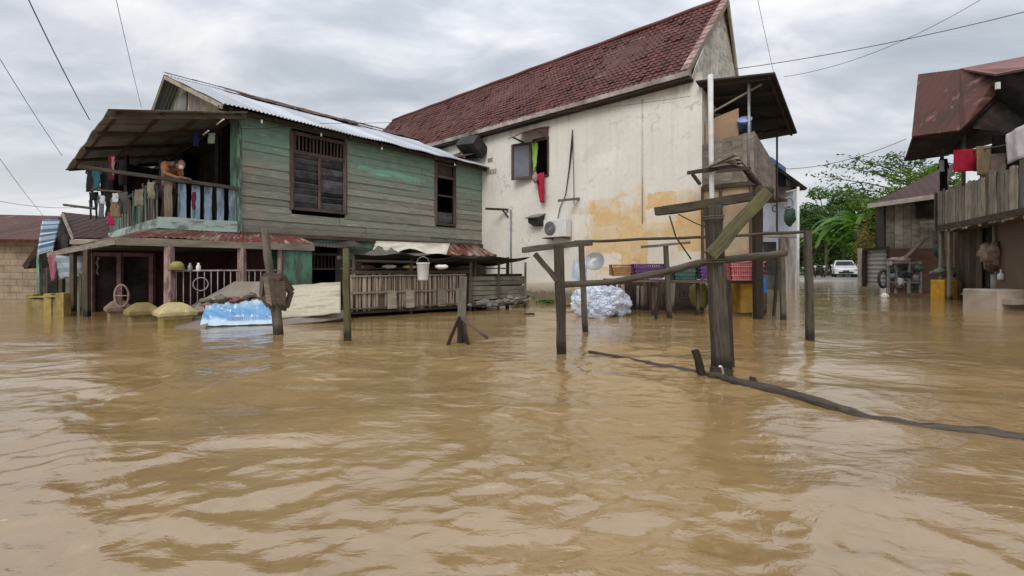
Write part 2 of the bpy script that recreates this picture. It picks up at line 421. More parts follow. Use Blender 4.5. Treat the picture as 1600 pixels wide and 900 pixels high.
def mat_white_wall():
    """off-white plaster with old ochre paint showing in blocks, rain streaks, damp foot; local y along the wall"""
    m, t, p = newmat('white_plaster'); ob = coord(t)
    s2 = t.nodes.new('ShaderNodeSeparateXYZ'); t.links.new(ob, s2.inputs[0]); x, y, z = s2.outputs
    nf = noi(t, ob, 9, 6, 0.65); nl = noi(t, ob, 0.7, 4, 0.5)
    col = ramp(t, nl, [(0.3, (0.66, 0.625, 0.56)), (0.7, (0.77, 0.74, 0.68))])
    col = mixc(t, ramp(t, nf, [(0.35, (0.22,)*3), (0.6, (0,)*3)]), col, (0.50, 0.46, 0.39))
    # streaks from the eave
    st = noi(t, vmul(t, ob, (5, 5, 0.25)), 1.0, 5, 0.6)
    top = ramp(t, math_(t, 'SUBTRACT', z, 3.2), [(0.0, (0.10,)*3), (1.0, (0.30,)*3)])
    sf = mixc(t, 1.0, ramp(t, st, [(0.52, (0,)*3), (0.7, (0.8,)*3)]), top, 'MULTIPLY')
    col = mixc(t, sf, col, (0.36, 0.32, 0.26))
    # blocks of ochre
    yy = math_(t, 'ADD', y, math_(t, 'MULTIPLY', noi(t, ob, 3.0, 3), 0.35))
    zz = math_(t, 'ADD', z, math_(t, 'MULTIPLY', noi(t, ob, 4.0, 3), 0.22))
    cb = t.nodes.new('ShaderNodeCombineXYZ')
    t.links.new(math_(t, 'FLOOR', math_(t, 'MULTIPLY', yy, 1.25)), cb.inputs[0]); t.links.new(math_(t, 'FLOOR', math_(t, 'MULTIPLY', zz, 2.6)), cb.inputs[1])
    wn = t.nodes.new('ShaderNodeTexWhiteNoise'); t.links.new(cb.outputs[0], wn.inputs['Vector'])
    nb = noi(t, ob, 2.2, 6, 0.7)
    q = math_(t, 'ADD', math_(t, 'MULTIPLY', wn.outputs[0], 0.62), nb)
    inb = math_(t, 'MULTIPLY', math_(t, 'ABSOLUTE', math_(t, 'SUBTRACT', z, 1.85)), -0.34)
    iny = math_(t, 'MULTIPLY', math_(t, 'MAXIMUM', math_(t, 'SUBTRACT', y, 3.0), 0.0), -0.45)
    q = math_(t, 'ADD', math_(t, 'ADD', math_(t, 'ADD', q, inb), iny), math_(t, 'MULTIPLY', math_(t, 'SUBTRACT', nf, 0.5), 0.45))
    f = ramp(t, q, [(0.47, (0,)*3), (0.58, (0.30,)*3), (0.82, (0.88,)*3)])
    col = mixc(t, f, col, ramp(t, nf, [(0.3, (0.55, 0.32, 0.10)), (0.7, (0.70, 0.45, 0.17))]))
    wide = ramp(t, math_(t, 'ADD', math_(t, 'ADD', nl, inb), iny), [(0.15, (0,)*3), (0.5, (0.5,)*3)])
    col = mixc(t, wide, col, (0.62, 0.50, 0.32))
    # hairline cracks and patched panels
    vo = t.nodes.new('ShaderNodeTexVoronoi'); vo.feature = 'DISTANCE_TO_EDGE'; vo.inputs['Scale'].default_value = 0.55
    dv = t.nodes.new('ShaderNodeVectorMath'); dv.operation = 'ADD'; nz = t.nodes.new('ShaderNodeTexNoise'); nz.inputs['Scale'].default_value = 1.8; nz.inputs['Detail'].default_value = 6
    t.links.new(ob, nz.inputs['Vector']); t.links.new(ob, dv.inputs[0]); t.links.new(nz.outputs['Color'], dv.inputs[1]); t.links.new(dv.outputs[0], vo.inputs['Vector'])
    ck = mixc(t, 1.0, ramp(t, vo.outputs[0], [(0.0, (0.55,)*3), (0.009, (0,)*3)]), ramp(t, nl, [(0.45, (0,)*3), (0.6, (1,)*3)]), 'MULTIPLY')
    col = mixc(t, ck, col, (0.25, 0.21, 0.16))
    vp = t.nodes.new('ShaderNodeTexVoronoi'); vp.distance = 'CHEBYCHEV'; vp.inputs['Scale'].default_value = 0.7; t.links.new(dv.outputs[0], vp.inputs['Vector'])
    col = mixc(t, 1.0, col, ramp(t, vp.outputs['Color'], [(0.1, (0.93, 0.93, 0.92)), (0.5, (1.0, 1.0, 1.0)), (0.9, (1.05, 1.045, 1.04))]), 'MULTIPLY')
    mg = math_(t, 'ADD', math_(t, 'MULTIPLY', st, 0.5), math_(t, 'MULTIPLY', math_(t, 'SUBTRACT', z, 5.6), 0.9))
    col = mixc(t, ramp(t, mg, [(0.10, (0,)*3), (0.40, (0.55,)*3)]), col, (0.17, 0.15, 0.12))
    tl = math_(t, 'ADD', z, math_(t, 'MULTIPLY', nl, -0.5))
    col = mixc(t, ramp(t, tl, [(0.10, (0.55,)*3), (0.28, (0.30,)*3), (0.33, (0,)*3)]), col, (0.34, 0.27, 0.18))
    # foot
    ft = math_(t, 'ADD', z, math_(t, 'MULTIPLY', nf, -0.45))
    col = mixc(t, ramp(t, ft, [(-0.0, (0.85,)*3), (0.12, (0.3,)*3), (0.4, (0,)*3)]), col, (0.12, 0.10, 0.06))
    t.links.new(col, p.inputs['Base Color']); p.inputs['Roughness'].default_value = 0.9
    p.inputs['Specular IOR Level'].default_value = 0.15
    hh = mixc(t, 0.5, nf, st); bump(t, p, hh, 0.35, 0.01); return m

def mat_water():
    m, t, p = newmat('muddy_water'); ge = t.nodes.new('ShaderNodeNewGeometry'); v = ge.outputs['Position']
    n = noi(t, vmul(t, v, (0.5, 0.9, 1)), 0.8, 6, 0.6, 0.8)
    col = ramp(t, n, [(0.3, (0.245, 0.154, 0.062)), (0.5, (0.295, 0.190, 0.080)), (0.72, (0.365, 0.242, 0.112))])
    fo = noi(t, vmul(t, v, (1.0, 2.4, 1)), 2.3, 8, 0.7, 1.6)
    col = mixc(t, ramp(t, fo, [(0.60, (0,)*3), (0.72, (0.5,)*3)]), col, (0.54, 0.40, 0.24))
    sp1 = noi(t, vmul(t, v, (1.0, 1.8, 1)), 16.0, 3, 0.6, 0.5); sp2 = noi(t, v, 0.9, 3, 0.6)
    fl = mixc(t, 1.0, ramp(t, sp1, [(0.66, (0,)*3), (0.70, (0.8,)*3)]), ramp(t, sp2, [(0.50, (0,)*3), (0.62, (1,)*3)]), 'MULTIPLY')
    col = mixc(t, fl, col, (0.62, 0.52, 0.38))          # flecks of scum drifting in patches
    t.links.new(col, p.inputs['Base Color'])
    p.inputs['Roughness'].default_value = 0.025; p.inputs['IOR'].default_value = 1.85
    p.inputs['Specular IOR Level'].default_value = 0.72
    a = noi(t, vmul(t, v, (1.0, 1.7, 1)), 3.2, 4, 0.5, 1.6)
    b = noi(t, vmul(t, v, (1.0, 1.6, 1)), 10.0, 5, 0.6, 1.0)
    hsum = math_(t, 'ADD', math_(t, 'MULTIPLY', a, 1.0), math_(t, 'MULTIPLY', b, 0.30))
    bump(t, p, hsum, 0.40, 0.017)
    return m
def mat_tiles():
    m, t, p = newmat('maroon_tiles'); uv = coord(t, 'UV'); ob = coord(t)
    n = noi(t, ob, 1.2, 5, 0.6); fine = noi(t, ob, 25, 4, 0.7)
    col = ramp(t, n, [(0.3, (0.085, 0.027, 0.022)), (0.7, (0.14, 0.046, 0.036))])
    col = mixc(t, 1.0, col, ramp(t, attr(t), [(0, (0.62,)*3), (0.9, (1.15,)*3), (1, (1.5,)*3)]), 'MULTIPLY')
    col = mixc(t, ramp(t, fine, [(0.62, (0,)*3), (0.75, (0.35,)*3)]), col, (0.35, 0.27, 0.22))
    st = noi(t, vmul(t, ob, (3, 3, 3)), 1.0, 6, 0.7); col = mixc(t, ramp(t, st, [(0.55, (0,)*3), (0.75, (0.5,)*3)]), col, (0.06, 0.035, 0.03))
    t.links.new(col, p.inputs['Base Color']); p.inputs['Roughness'].default_value = 0.55
    p.inputs['Specular IOR Level'].default_value = 0.3
    bump(t, p, fine, 0.3, 0.004); return m
def mat_brick(name, c1, c2, mortar, sc=1.0):
    m, t, p = newmat(name); uv = coord(t, 'UV')
    br = t.nodes.new('ShaderNodeTexBrick'); t.links.new(uv, br.inputs['Vector'])
    br.inputs['Color1'].default_value = (*c1, 1); br.inputs['Color2'].default_value = (*c2, 1); br.inputs['Mortar'].default_value = (*mortar, 1)
    br.inputs['Scale'].default_value = sc; br.inputs['Brick Width'].default_value = 0.4; br.inputs['Row Height'].default_value = 0.19; br.inputs['Mortar Size'].default_value = 0.012
    n = noi(t, uv, 2.5, 6, 0.65)
    col = mixc(t, 1.0, br.outputs[0], ramp(t, n, [(0.3, (0.6,)*3), (0.7, (1.15,)*3)]), 'MULTIPLY')
    t.links.new(col, p.inputs['Base Color']); p.inputs['Roughness'].default_value = 0.95
    bump(t, p, math_(t, 'ADD', math_(t, 'MULTIPLY', br.outputs[1], -1.0), math_(t, 'MULTIPLY', n, 0.6)), 0.6, 0.01); return m

m_gplank = mat_green_planks(); m_white = mat_white_wall(); m_tile = mat_tiles()
m_post = wood('post_wood', (0.022, 0.018, 0.014), (0.145, 0.120, 0.092), moss=(0.075, 0.072, 0.035))
m_postmoss = wood('mossy_post', (0.04, 0.037, 0.018), (0.155, 0.14, 0.075), moss=(0.15, 0.14, 0.045))
m_postgrey = wood('grey_post', (0.055, 0.047, 0.037), (0.23, 0.20, 0.16))
m_darkwood = wood('dark_wood', (0.018, 0.013, 0.010), (0.075, 0.052, 0.038), wet=False)
m_brown = wood('brown_frame', (0.06, 0.042, 0.036), (0.16, 0.11, 0.09), wet=False)
m_interior = plain('shaded_interior', (0.022, 0.017, 0.014), 0.95, 0.3)  # near-black colour stands in for shade in rooms, doorways and under roofs
m_bamboo = wood('bamboo_slats', (0.15, 0.105, 0.08), (0.42, 0.345, 0.27), var=0.5)
m_plank = wood('old_planks', (0.11, 0.098, 0.08), (0.36, 0.325, 0.265), var=0.3)
m_plankdark = wood('old_brown_planks', (0.05, 0.036, 0.026), (0.17, 0.125, 0.09), var=0.35)
m_palewood = wood('pale_planks', (0.18, 0.15, 0.115), (0.46, 0.395, 0.31), var=0.35)
m_mint = wood('mint_wood', (0.08, 0.10, 0.075), (0.20, 0.22, 0.17), paint=(0.20, 0.34, 0.27), pthr=0.50, wet=False)
m_palemint = wood('pale_mint_wood', (0.14, 0.17, 0.145), (0.33, 0.37, 0.33), paint=(0.38, 0.48, 0.43), pthr=0.47, wet=False)
m_teal = wood('teal_board', (0.05, 0.09, 0.07), (0.13, 0.16, 0.12), paint=(0.105, 0.225, 0.155), pthr=0.50)
m_blueboard = wood('blue_grey_board', (0.09, 0.12, 0.15), (0.22, 0.27, 0.32), paint=(0.24, 0.33, 0.43), pthr=0.50, wet=False)
m_pinkpost = wood('faded_pink_post', (0.13, 0.085, 0.075), (0.30, 0.22, 0.19), paint=(0.36, 0.25, 0.23), pthr=0.5)
m_zinc = rusty('bright_zinc', (0.56, 0.59, 0.63), (0.11, 0.055, 0.05), thr=0.71, met=0.25, rough=0.5, sc=0.8)
m_zincold = rusty('old_zinc', (0.27, 0.27, 0.26), (0.13, 0.075, 0.05), thr=0.60, met=0.1, rough=0.7)
m_rust = rusty('rusted_zinc', (0.34, 0.29, 0.25), (0.145, 0.048, 0.034), thr=0.42, sc=2.2, met=0.05, rough=0.8, pale=(0.36, 0.30, 0.25))
m_redroof = rusty('dark_red_roof', (0.115, 0.040, 0.028), (0.060, 0.026, 0.018), thr=0.52, sc=1.7, met=0.0, rough=0.65, pale=(0.28, 0.17, 0.12), ribs=1.6)
m_brownroof = rusty('brown_roof', (0.085, 0.040, 0.034), (0.045, 0.025, 0.021), thr=0.55, sc=1.7, met=0.0, rough=0.75, ribs=1.2)
m_blacktarp = plain('black_tarp', (0.03, 0.026, 0.023), 0.75, 0.35, 3, dirt=0.2, dirtc=(0.10, 0.08, 0.06))
m_wpaint = plain('white_paint', (0.66, 0.66, 0.64), 0.5, 0.08, 8, dirt=0.18, dirtc=(0.33, 0.29, 0.24))
m_cream = plain('cream_paint', (0.50, 0.45, 0.37), 0.6, 0.15, 6, dirt=0.3)
m_ochre = plain('ochre_masonry', (0.34, 0.255, 0.075), 0.8, 0.2, 7, dirt=0.35, dirtc=(0.14, 0.11, 0.05))
m_ochredk = plain('ochre_dull', (0.27, 0.20, 0.085), 0.85, 0.25, 7, dirt=0.4, dirtc=(0.10, 0.075, 0.045))
m_conc = plain('concrete', (0.37, 0.335, 0.30), 0.9, 0.2, 5, dirt=0.3, dirtc=(0.17, 0.14, 0.11))
m_brick = mat_brick('tan_blocks', (0.40, 0.31, 0.21), (0.34, 0.26, 0.175), (0.24, 0.19, 0.14))
m_metal = plain('grey_metal', (0.30, 0.30, 0.30), 0.45, 0.15, 9, metal=0.5)
m_iron = plain('pale_iron', (0.42, 0.37, 0.36), 0.6, 0.15, 12, dirt=0.35, dirtc=(0.14, 0.07, 0.05))
m_black = plain('black_rubber', (0.018, 0.018, 0.018), 0.6, 0.2)
m_plaswhite = plain('white_plastic', (0.70, 0.69, 0.66), 0.35, 0.06, 6, dirt=0.15, spec=0.5)
m_glass, _t, _p = newmat('dark_glass'); _p.inputs['Base Color'].default_value = (0.035, 0.042, 0.052, 1); _p.inputs['Roughness'].default_value = 0.12
bump(_t, _p, noi(_t, coord(_t), 3.0, 2), 0.15, 0.02)
m_water = mat_water()
def leaf_quad(b, c, size, up=0.3):
    d = V((random.gauss(0,1), random.gauss(0,1), random.gauss(0,1)*0.6)).normalized()
    e = d.cross(V((random.gauss(0,1), random.gauss(0,1), random.gauss(0,1)))).normalized()
    l = size*random.uniform(0.7, 1.3); w = l*random.uniform(0.35, 0.5)
    b.poly([c-d*l/2, c+e*w/2, c+d*l/2, c-e*w/2])
# ------------------------------------------------------------------ water and ground
A = math.atan2(0.749, 0.662)
G = Frame((-6.2, 10.5, 0), A)          # green house: x along its long wall (away right), y along the gable (away left)
WF = Frame((4.64, 11.25, 0), A)        # white building: y along its long wall (away left)
def water_h(x, y):
    d = math.hypot(x, y)
    near = 1/(1+(d/7.0)**2)
    amp = 0.35+0.65*max(0, min(1, 0.5+1.3*noise.noise(V((x*0.25, y*0.3, 5)))))
    q = V((x*0.9+0.35*noise.noise(V((x*.7, y*.7, 1))), y*1.35+0.35*noise.noise(V((x*.6, y*.8, 9))), 0))
    h = 0.046*noise.noise(q*0.85)+0.020*noise.noise(q*2.1+V((9, 2, 0)))
    r = 1-abs(noise.noise(q*1.9+V((3, 7, 2))))*2
    h += 0.012*r*r*math.copysign(1, r)
    h += 0.0035*noise.noise(q*6.0)
    rg = 1-abs(noise.noise(q*3.6+V((noise.noise(q*1.3)*1.2, 11, 6))))*2.4
    chop = max(0, 0.6+noise.noise(q*0.5+V((4, 4, 4)))*1.6)
    h += 0.0065*rg*near*2.0*chop
    if d < 14: h += (0.0068*(1-abs(noise.noise(q*7.5+V((noise.noise(q*3)*1.5, 1, 8))))*2.6)+0.003*noise.noise(q*13))*near*chop
    swirl = 0.012*(1-abs(noise.noise(V((x*0.6+noise.noise(V((x*.5, y*.5, 3)))*1.5, y*1.6, 4))))*3)
    return (h+swirl*0.7)*amp*(0.14+0.95*near)
def sgrid(lo, hi, fine0, fine1, step, grow):
    xs = []; x = fine0
    while x <= fine1: xs.append(x); x += step
    s = step; x = fine1
    while x < hi: s *= grow; x += s; xs.append(x)
    s = step; x = fine0
    while x > lo: s *= grow; x -= s; xs.insert(0, x)
    return xs
xs = sgrid(-500, 500, -4.5, 4.5, 0.026, 1.035)
ys = sgrid(-300, 900, 0.9, 6.5, 0.024, 1.03)
me = bpy.data.meshes.new('flood_water')
vs = [(x, y, water_h(x, y) if abs(x) < 40 and abs(y) < 60 else 0) for y in ys for x in xs]
nx = len(xs)
fs = [(j*nx+i, j*nx+i+1, (j+1)*nx+i+1, (j+1)*nx+i) for j in range(len(ys)-1) for i in range(nx-1)]
me.from_pydata(vs, [], fs); me.polygons.foreach_set('use_smooth', [True]*len(fs)); me.materials.append(m_water)
o = bpy.data.objects.new('water', me); C.objects.link(o); tag(o, 'brown muddy flood water filling the street', 'water', kind='structure')

m_ground = plain('mud_ground', (0.16, 0.13, 0.09), 0.95, 0.3, 0.8)
def gz(x, y):
    k = max(0, min(1, (y-33)/4.0)); k = k*k*(3-2*k)
    return -0.9+1.10*k
b = MB()
def gfn(u, v):
    x = -600+1200*u; y = -300+1300*v
    return V((x, y, gz(x, y)))
ysg = [-300, -50, 0, 20, 30, 32, 33, 34, 35, 36, 37, 38, 45, 60, 120, 300, 1000]
xsg = [-600, -100, -20, 0, 10, 20, 30, 40, 100, 600]
me = bpy.data.meshes.new('ground')
me.from_pydata([(x, y, gz(x, y)) for y in ysg for x in xsg], [], [(j*len(xsg)+i, j*len(xsg)+i+1, (j+1)*len(xsg)+i+1, (j+1)*len(xsg)+i) for j in range(len(ysg)-1) for i in range(len(xsg)-1)])
me.materials.append(m_ground); o = bpy.data.objects.new('ground', me); C.objects.link(o)
tag(o, 'muddy ground rising out of the flood far down the lane', 'ground', kind='structure')
m_road = plain('wet_concrete_road', (0.30, 0.28, 0.25), 0.5, 0.15, 1.5, spec=0.5)
b = MB()
for y0, y1 in ((33, 34), (34, 35), (35, 36), (36, 37), (37, 38), (38, 70)):
    b.poly([(18, y0, gz(0, y0)+.03), (31, y0, gz(0, y0)+.03), (31, y1, gz(0, y1)+.03), (18, y1, gz(0, y1)+.03)], uvs=[(0, 0), (1, 0), (1, 1), (0, 1)])
tag(b.build('road', m_road), 'pale concrete lane coming out of the water by the white car', 'road', kind='structure')

# ------------------------------------------------------------------ plank wall helper
def planks(b, fr, x0, x1, z0, z1, y, hgt, openings=(), th=0.022, lap=0.012, slope=0.0):
    """horizontal boards, each row lapping over the one below; openings = (x0,x1,z0,z1)"""
    z = z0
    while z < z1-0.02:
        zt = min(z+hgt*random.uniform(.86, 1.16), z1)
        cuts = []
        segs = [(x0, x1)]
        for (a, c, d, e) in openings:
            if zt > d+0.01 and z < e-0.01:
                ns = []
                for (p, q) in segs:
                    if a > p: ns.append((p, min(a, q)))
                    if c < q: ns.append((max(c, p), q))
                segs = [s for s in ns if s[1]-s[0] > 0.02]
        for (p, q) in segs:
            s = p
            while s < q-1e-3:
                e = min(q, s+random.uniform(2.2, 3.9))
                if q-e < 0.5: e = q
                j = random.uniform(-0.009, 0.009)
                b0 = fr(s+.002, y-th/2-lap/2+j, z); 
                cc = fr((s+e)/2, y-lap/2+j, (z+zt)/2)
                hx = fr.vec((e-s)/2-0.004, random.uniform(-.006, .006), random.uniform(-0.010, 0.010))
                hz = fr.vec(0, lap*0.9, (zt-z)/2+0.006); hy = fr.vec(0, th/2, 0)
                b.obox(cc, hx, hy, hz); s = e
        z = zt
def wallgrid(b, fr, plane, x0, x1, z0, z1, y0, y1, openings=()):
    """solid wall x0..x1 (or along y when plane='y') with rectangular holes"""
    us = sorted({x0, x1, *[o[0] for o in openings], *[o[1] for o in openings]}); zs = sorted({z0, z1, *[o[2] for o in openings], *[o[3] for o in openings]})
    for i in range(len(us)-1):
        k = 0
        while k < len(zs)-1:
            cu = (us[i]+us[i+1])/2
            def hole(zz): return any(o[0] < cu < o[1] and o[2] < zz < o[3] for o in openings)
            if hole((zs[k]+zs[k+1])/2): k += 1; continue
            e = k
            while e+1 < len(zs)-1 and not hole((zs[e+1]+zs[e+2])/2): e += 1
            if plane == 'x': b.box((us[i], y0, zs[k]), (us[i+1], y1, zs[e+1]), fr)
            else: b.box((y0, us[i], zs[k]), (y1, us[i+1], zs[e+1]), fr)
            k = e+1

# ------------------------------------------------------------------ the green timber house
gh = thing('timber_house', G(0, 0, -0.8), 'two storey timber house of worn mint green boards with zinc roof and balcony', 'house', rz=A)
W1 = (1.15, 2.55, 2.48, 4.34); W2 = (5.66, 6.45, 2.42, 4.36)
L = 7.85
b = MB(); planks(b, G, 0, L, 1.84, 4.50, 0, 0.168, [W1, W2], lap=.009); 
wl = b.build('wall', m_gplank, gh, label='upper wall of weathered mint green boards', origin=None)
# local z of the parent starts at -0.8: shift material z back by giving the wall its own origin
def rebase(o, dz):
    for v in o.data.vertices: v.co.z += -dz
    o.location.z += dz
rebase(wl, 0.8)
b = MB(); planks(b, Frame(G(L, 0, 0), A+R(90)), 0, 9, 1.84, 4.5, 0, 0.21)
o = b.build('end_wall', m_gplank, gh); rebase(o, 0.8)
for cx0 in (-.03, L+.02): part('corner_board', m_mint, gh, lambda b: b.beam(G(cx0, -.035, 1.8), G(cx0, -.035, 4.5), 0.085, 0.085))
b = MB(); b.beam(G(-0.02, -0.05, 1.79), G(L, -0.05, 1.79), 0.06, 0.10, seg=8, jit=0.006); b.build('sill_beam', m_plankdark, gh)
# rooms behind, kept dark by near-black walls and an added balcony end screen
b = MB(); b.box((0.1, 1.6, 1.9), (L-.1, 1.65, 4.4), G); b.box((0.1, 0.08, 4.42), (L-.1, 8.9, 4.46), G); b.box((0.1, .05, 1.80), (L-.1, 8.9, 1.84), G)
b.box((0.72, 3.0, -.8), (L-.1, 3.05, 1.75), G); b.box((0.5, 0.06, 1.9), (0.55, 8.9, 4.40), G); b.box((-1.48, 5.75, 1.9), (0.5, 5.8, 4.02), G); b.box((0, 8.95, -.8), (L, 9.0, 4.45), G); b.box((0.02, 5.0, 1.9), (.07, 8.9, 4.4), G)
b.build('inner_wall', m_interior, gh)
# window with shutters
def big_window(w, leaves, fn):
    x0, x1, z0, z1 = w; y = -0.03
    wi = part('window', m_brown, gh, lambda b: (
        b.beam(G(x0, y, z0-.04), G(x0, y, z1+.04), .09, .07), b.beam(G(x1, y, z0-.04), G(x1, y, z1+.04), .09, .07),
        b.beam(G(x0+.05, y, z1), G(x1-.05, y, z1), .07, .08), b.beam(G(x0+.05, y, z0), G(x1-.05, y, z0), .07, .08)))
    fn(wi); return wi
def f1(wi):
    x0, x1, z0, z1 = W1; xm = (x0+x1)/2; zt = 3.88
    part('transom', m_brown, wi, lambda b: (b.beam(G(x0+.04, -.03, zt), G(x1-.04, -.03, zt), .06, .09), b.beam(G(xm, -.03, z0+.04), G(xm, -.03, zt-.05), .06, .06)))
    part('grille', m_brown, wi, lambda b: [b.beam(G(x0+.09+k*.092, -.01, zt+.045), G(x0+.09+k*.092+random.uniform(-.01, .01), -.01, z1-.04), .035, .02) for k in range(14)])
    for a, c in ((x0+.06, xm-.04), (xm+.04, x1-.06)):
        def sh(b):
            z = z0+.06
            while z < zt-.12:
                tl = random.uniform(-.012, .03)
                b.obox(G((a+c)/2, 0.0, z+.07), G.vec((c-a)/2, 0, random.uniform(-.008, .008)), G.vec(0, .005, .008), G.vec(0, -.02-tl, .072), r=random.choice((0.0, 0.15, 0.3, 1.0, 0.6))); z += .150
        part('louvre_shutter', m_louvre, wi, sh)
m_louvre = plain('louvre_slats', (0.075, 0.073, 0.085), 0.25, 0.5, 4, dirt=0.2, spec=.6)
def f2(wi):
    x0, x1, z0, z1 = W2
    part('transom', m_brown, wi, lambda b: (b.beam(G(x0+.04, -.02, 3.95), G(x1-.04, -.02, 3.95), .05, .08), b.beam(G(x0+.04, 0, 3.35), G(x1-.04, 0, 3.35), .04, .05)))
    part('blind', m_plankdark, wi, lambda b: b.box((x0+.05, .03, 4.0), (x1-.05, .05, z1-.04), G))
    part('louvre_shutter', m_louvre, wi, lambda b: [b.obox(G((x0+x1)/2, .02, z0+.12+k*.11), G.vec(.33, 0, 0), G.vec(0, .008, .01), G.vec(0, -.012, .05)) for k in range(3)])
big_window(W1, 2, f1); big_window(W2, 1, f2)
# roof: bright zinc near slope, rust-red far part
e0, e1 = -0.5, 8.35; ye = -0.42; rz_, yr = 6.50, 4.5
b = MB(); b.corr(G(e0, yr, rz_), G(e1, yr, rz_-.02), G(e1, ye, 4.50), G(e0, ye, 4.54), 0.085, 0.016, rows=8, wob=0.03); b.build('roof', m_zinc, gh, solid=.003, label='corrugated zinc roof slope')
b = MB(); b.corr(G(e0, yr, rz_), G(e1, yr, rz_-.02), G(e1, 9.2, 4.5), G(e0, 9.2, 4.5), 0.085, 0.016, rows=4); b.build('roof', m_zincold, gh, solid=.003)
b = MB()
for i in range(13):                      # ridge flashing of uneven overlapping pieces
    a = e0+i*(e1-e0)/13; c = a+(e1-e0)/13+.08; wv = random.uniform(.25, .62) if i > 1 else .14; dz = random.uniform(0.0, .03)
    sl_ = (rz_-4.52)/(yr-ye)
    b.slab([G(a, yr+.02, rz_+.07+dz), G(c, yr+.02, rz_+.06+dz), G(c, yr-wv*1.6, rz_+.055+dz-wv*1.6*sl_), G(a, yr-wv*1.3, rz_+.055+dz-wv*1.3*sl_)], .012)
b.build('ridge_flashing', m_redroof, gh, label='dark red ridge flashing')
b = MB()
for i in range(9):
    a = 1.2+i*.42; b.slab([G(a, yr-.3, rz_-.06), G(a+.5, yr-.34, rz_-.08), G(a+.45, yr-1.1-random.random()*.4, rz_-.44+.02), G(a+.05, yr-1.1, rz_-.40)], .01)
b.build('roof_patch', m_redroof, gh)
# eave beam + rafters ends + gable
b = MB(); b.beam(G(e0, -.25, 4.48), G(e1, -.25, 4.44), .05, .10)
for k in range(10): b.beam(G(-.3+k*.94, -.40, 4.44), G(-.3+k*.94, .3, 4.72), .05, .07)
b.build('rafters', m_darkwood, gh)
b = MB()
for k in range(8):
    y0 = 0.6+k*1.0
    if 2.9 < y0 < 5.2 : pass
    ztop = lambda y: 4.44+(1.0-abs(y-yr)/4.9)*1.96
    b.poly([G(-.1, y0, 4.4), G(-.1, y0+.98, 4.4), G(-.1, y0+.98, ztop(y0+.98)), G(-.1, y0, ztop(y0))], uvs=[(k, 0), (k, 1), (k+3, 1), (k+3, 0)])
b.build('gable', m_palewood, gh, solid=.02, label='pale boarded gable')
b = MB()
b.beam(G(e0+.02, yr, rz_-.07), G(e0+.02, ye, 4.46), .03, .10); b.beam(G(e0+.02, yr, rz_-.07), G(e0+.02, 9.1, 4.42), .03, .10)
b.build('barge_board', m_palewood, gh)
b = MB(); b.corr(G(-.13, 3.7, 5.95), G(-.13, 5.0, 6.0), G(-.13, 5.1, 5.2), G(-.13, 3.75, 5.25), .08, .012, rows=2); b.build('gable_patch', m_zincold, gh, solid=.003, label='scrap of zinc patching the gable')
# porch roof over the balcony
q = [G(-.02, -.55, 4.43), G(-2.35, -.6, 3.86), G(-2.35, 6.7, 3.80), G(-.02, 7.3, 4.40)]
b = MB(); b.corr(q[3], q[0], q[1], q[2], .09, .012, rows=5, wob=.04); b.build('porch_roof', m_zincold, gh, solid=.003)
b = MB()
for k in range(5): 
    yy = -.42+k*1.72; b.beam(G(0, yy, 4.35), G(-2.3, yy, 3.79), .05, .08)
for k in range(4):
    xx = -.15-k*.68; zz = 4.40-(-xx)*.242; b.beam(G(xx, -.5, zz), G(xx, 6.7, zz-.03), .05, .045)
b.build('porch_rafters', m_plankdark, gh)
# balcony
bx0 = -1.5
b = MB(); b.box((bx0, 0, 1.93), (0, 5.7, 1.99), G); b.build('balcony_floor', m_plankdark, gh)
b = MB(); b.beam(G(bx0-.02, -.03, 1.93), G(0.02, -.03, 1.93), .05, .24, seg=5, jit=.004); b.beam(G(bx0-.02, -.02, 1.90), G(bx0-.02, 5.7, 1.90), .05, .20, seg=8, jit=.004)
b.build('balcony_fascia', m_palemint, gh, label='chipped pale green board edging the balcony')
b = MB(); b.beam(G(bx0-1.2, -.05, 2.86), G(0.0, -.05, 2.80), .07, .07, seg=8, jit=.008); b.build('balcony_rail', m_postgrey, gh, label='grey pole rail sticking out past the balcony corner')
b = MB(); b.beam(G(bx0, 0, 2.76), G(bx0, 5.7, 2.76), .06, .06, seg=8, jit=.008); b.build('balcony_rail', m_postgrey, gh)
for k in range(6):
    x = bx0+.16+k*.235
    mm = [m_bamboo, m_blueboard, m_blueboard, m_blueboard, m_blueboard, m_blueboard][k]
    part('baluster', mm, gh, lambda b: b.beam(G(x, -.02, 2.05), G(x+random.uniform(-.01, .01), -.02, 2.77), random.uniform(.13, .17), .02, seg=3, jit=.003, up=G.vec(0, 1, 0)))
for k in range(30):
    y = .15+k*.19+random.uniform(-.03, .03)
    part('baluster', random.choice([m_mint, m_plank, m_mint, m_bamboo]), gh, lambda b: b.beam(G(bx0, y, 1.99), G(bx0+random.uniform(-.02, .02), y+random.uniform(-.07, .07), random.uniform(2.62, 2.92)), random.uniform(.04, .10), .02, seg=2, jit=.004, up=G.vec(1, 0, 0)))
part('balcony_post', m_teal, gh, lambda b: b.beam(G(-.10, .03, 1.99), G(-.10, .03, 4.36), .14, .10))
for y in (3.6, 5.6): part('balcony_post', m_darkwood, gh, lambda b: b.beam(G(bx0+.05, y+.05, 1.95), G(bx0+.05, y+.05, 3.90), .08, .08, seg=4, jit=.005))
part('door_post', m_plankdark, gh, lambda b: b.beam(G(-.02, 1.5, 2.0), G(-.02, 1.5, 4.3), .08, .08))
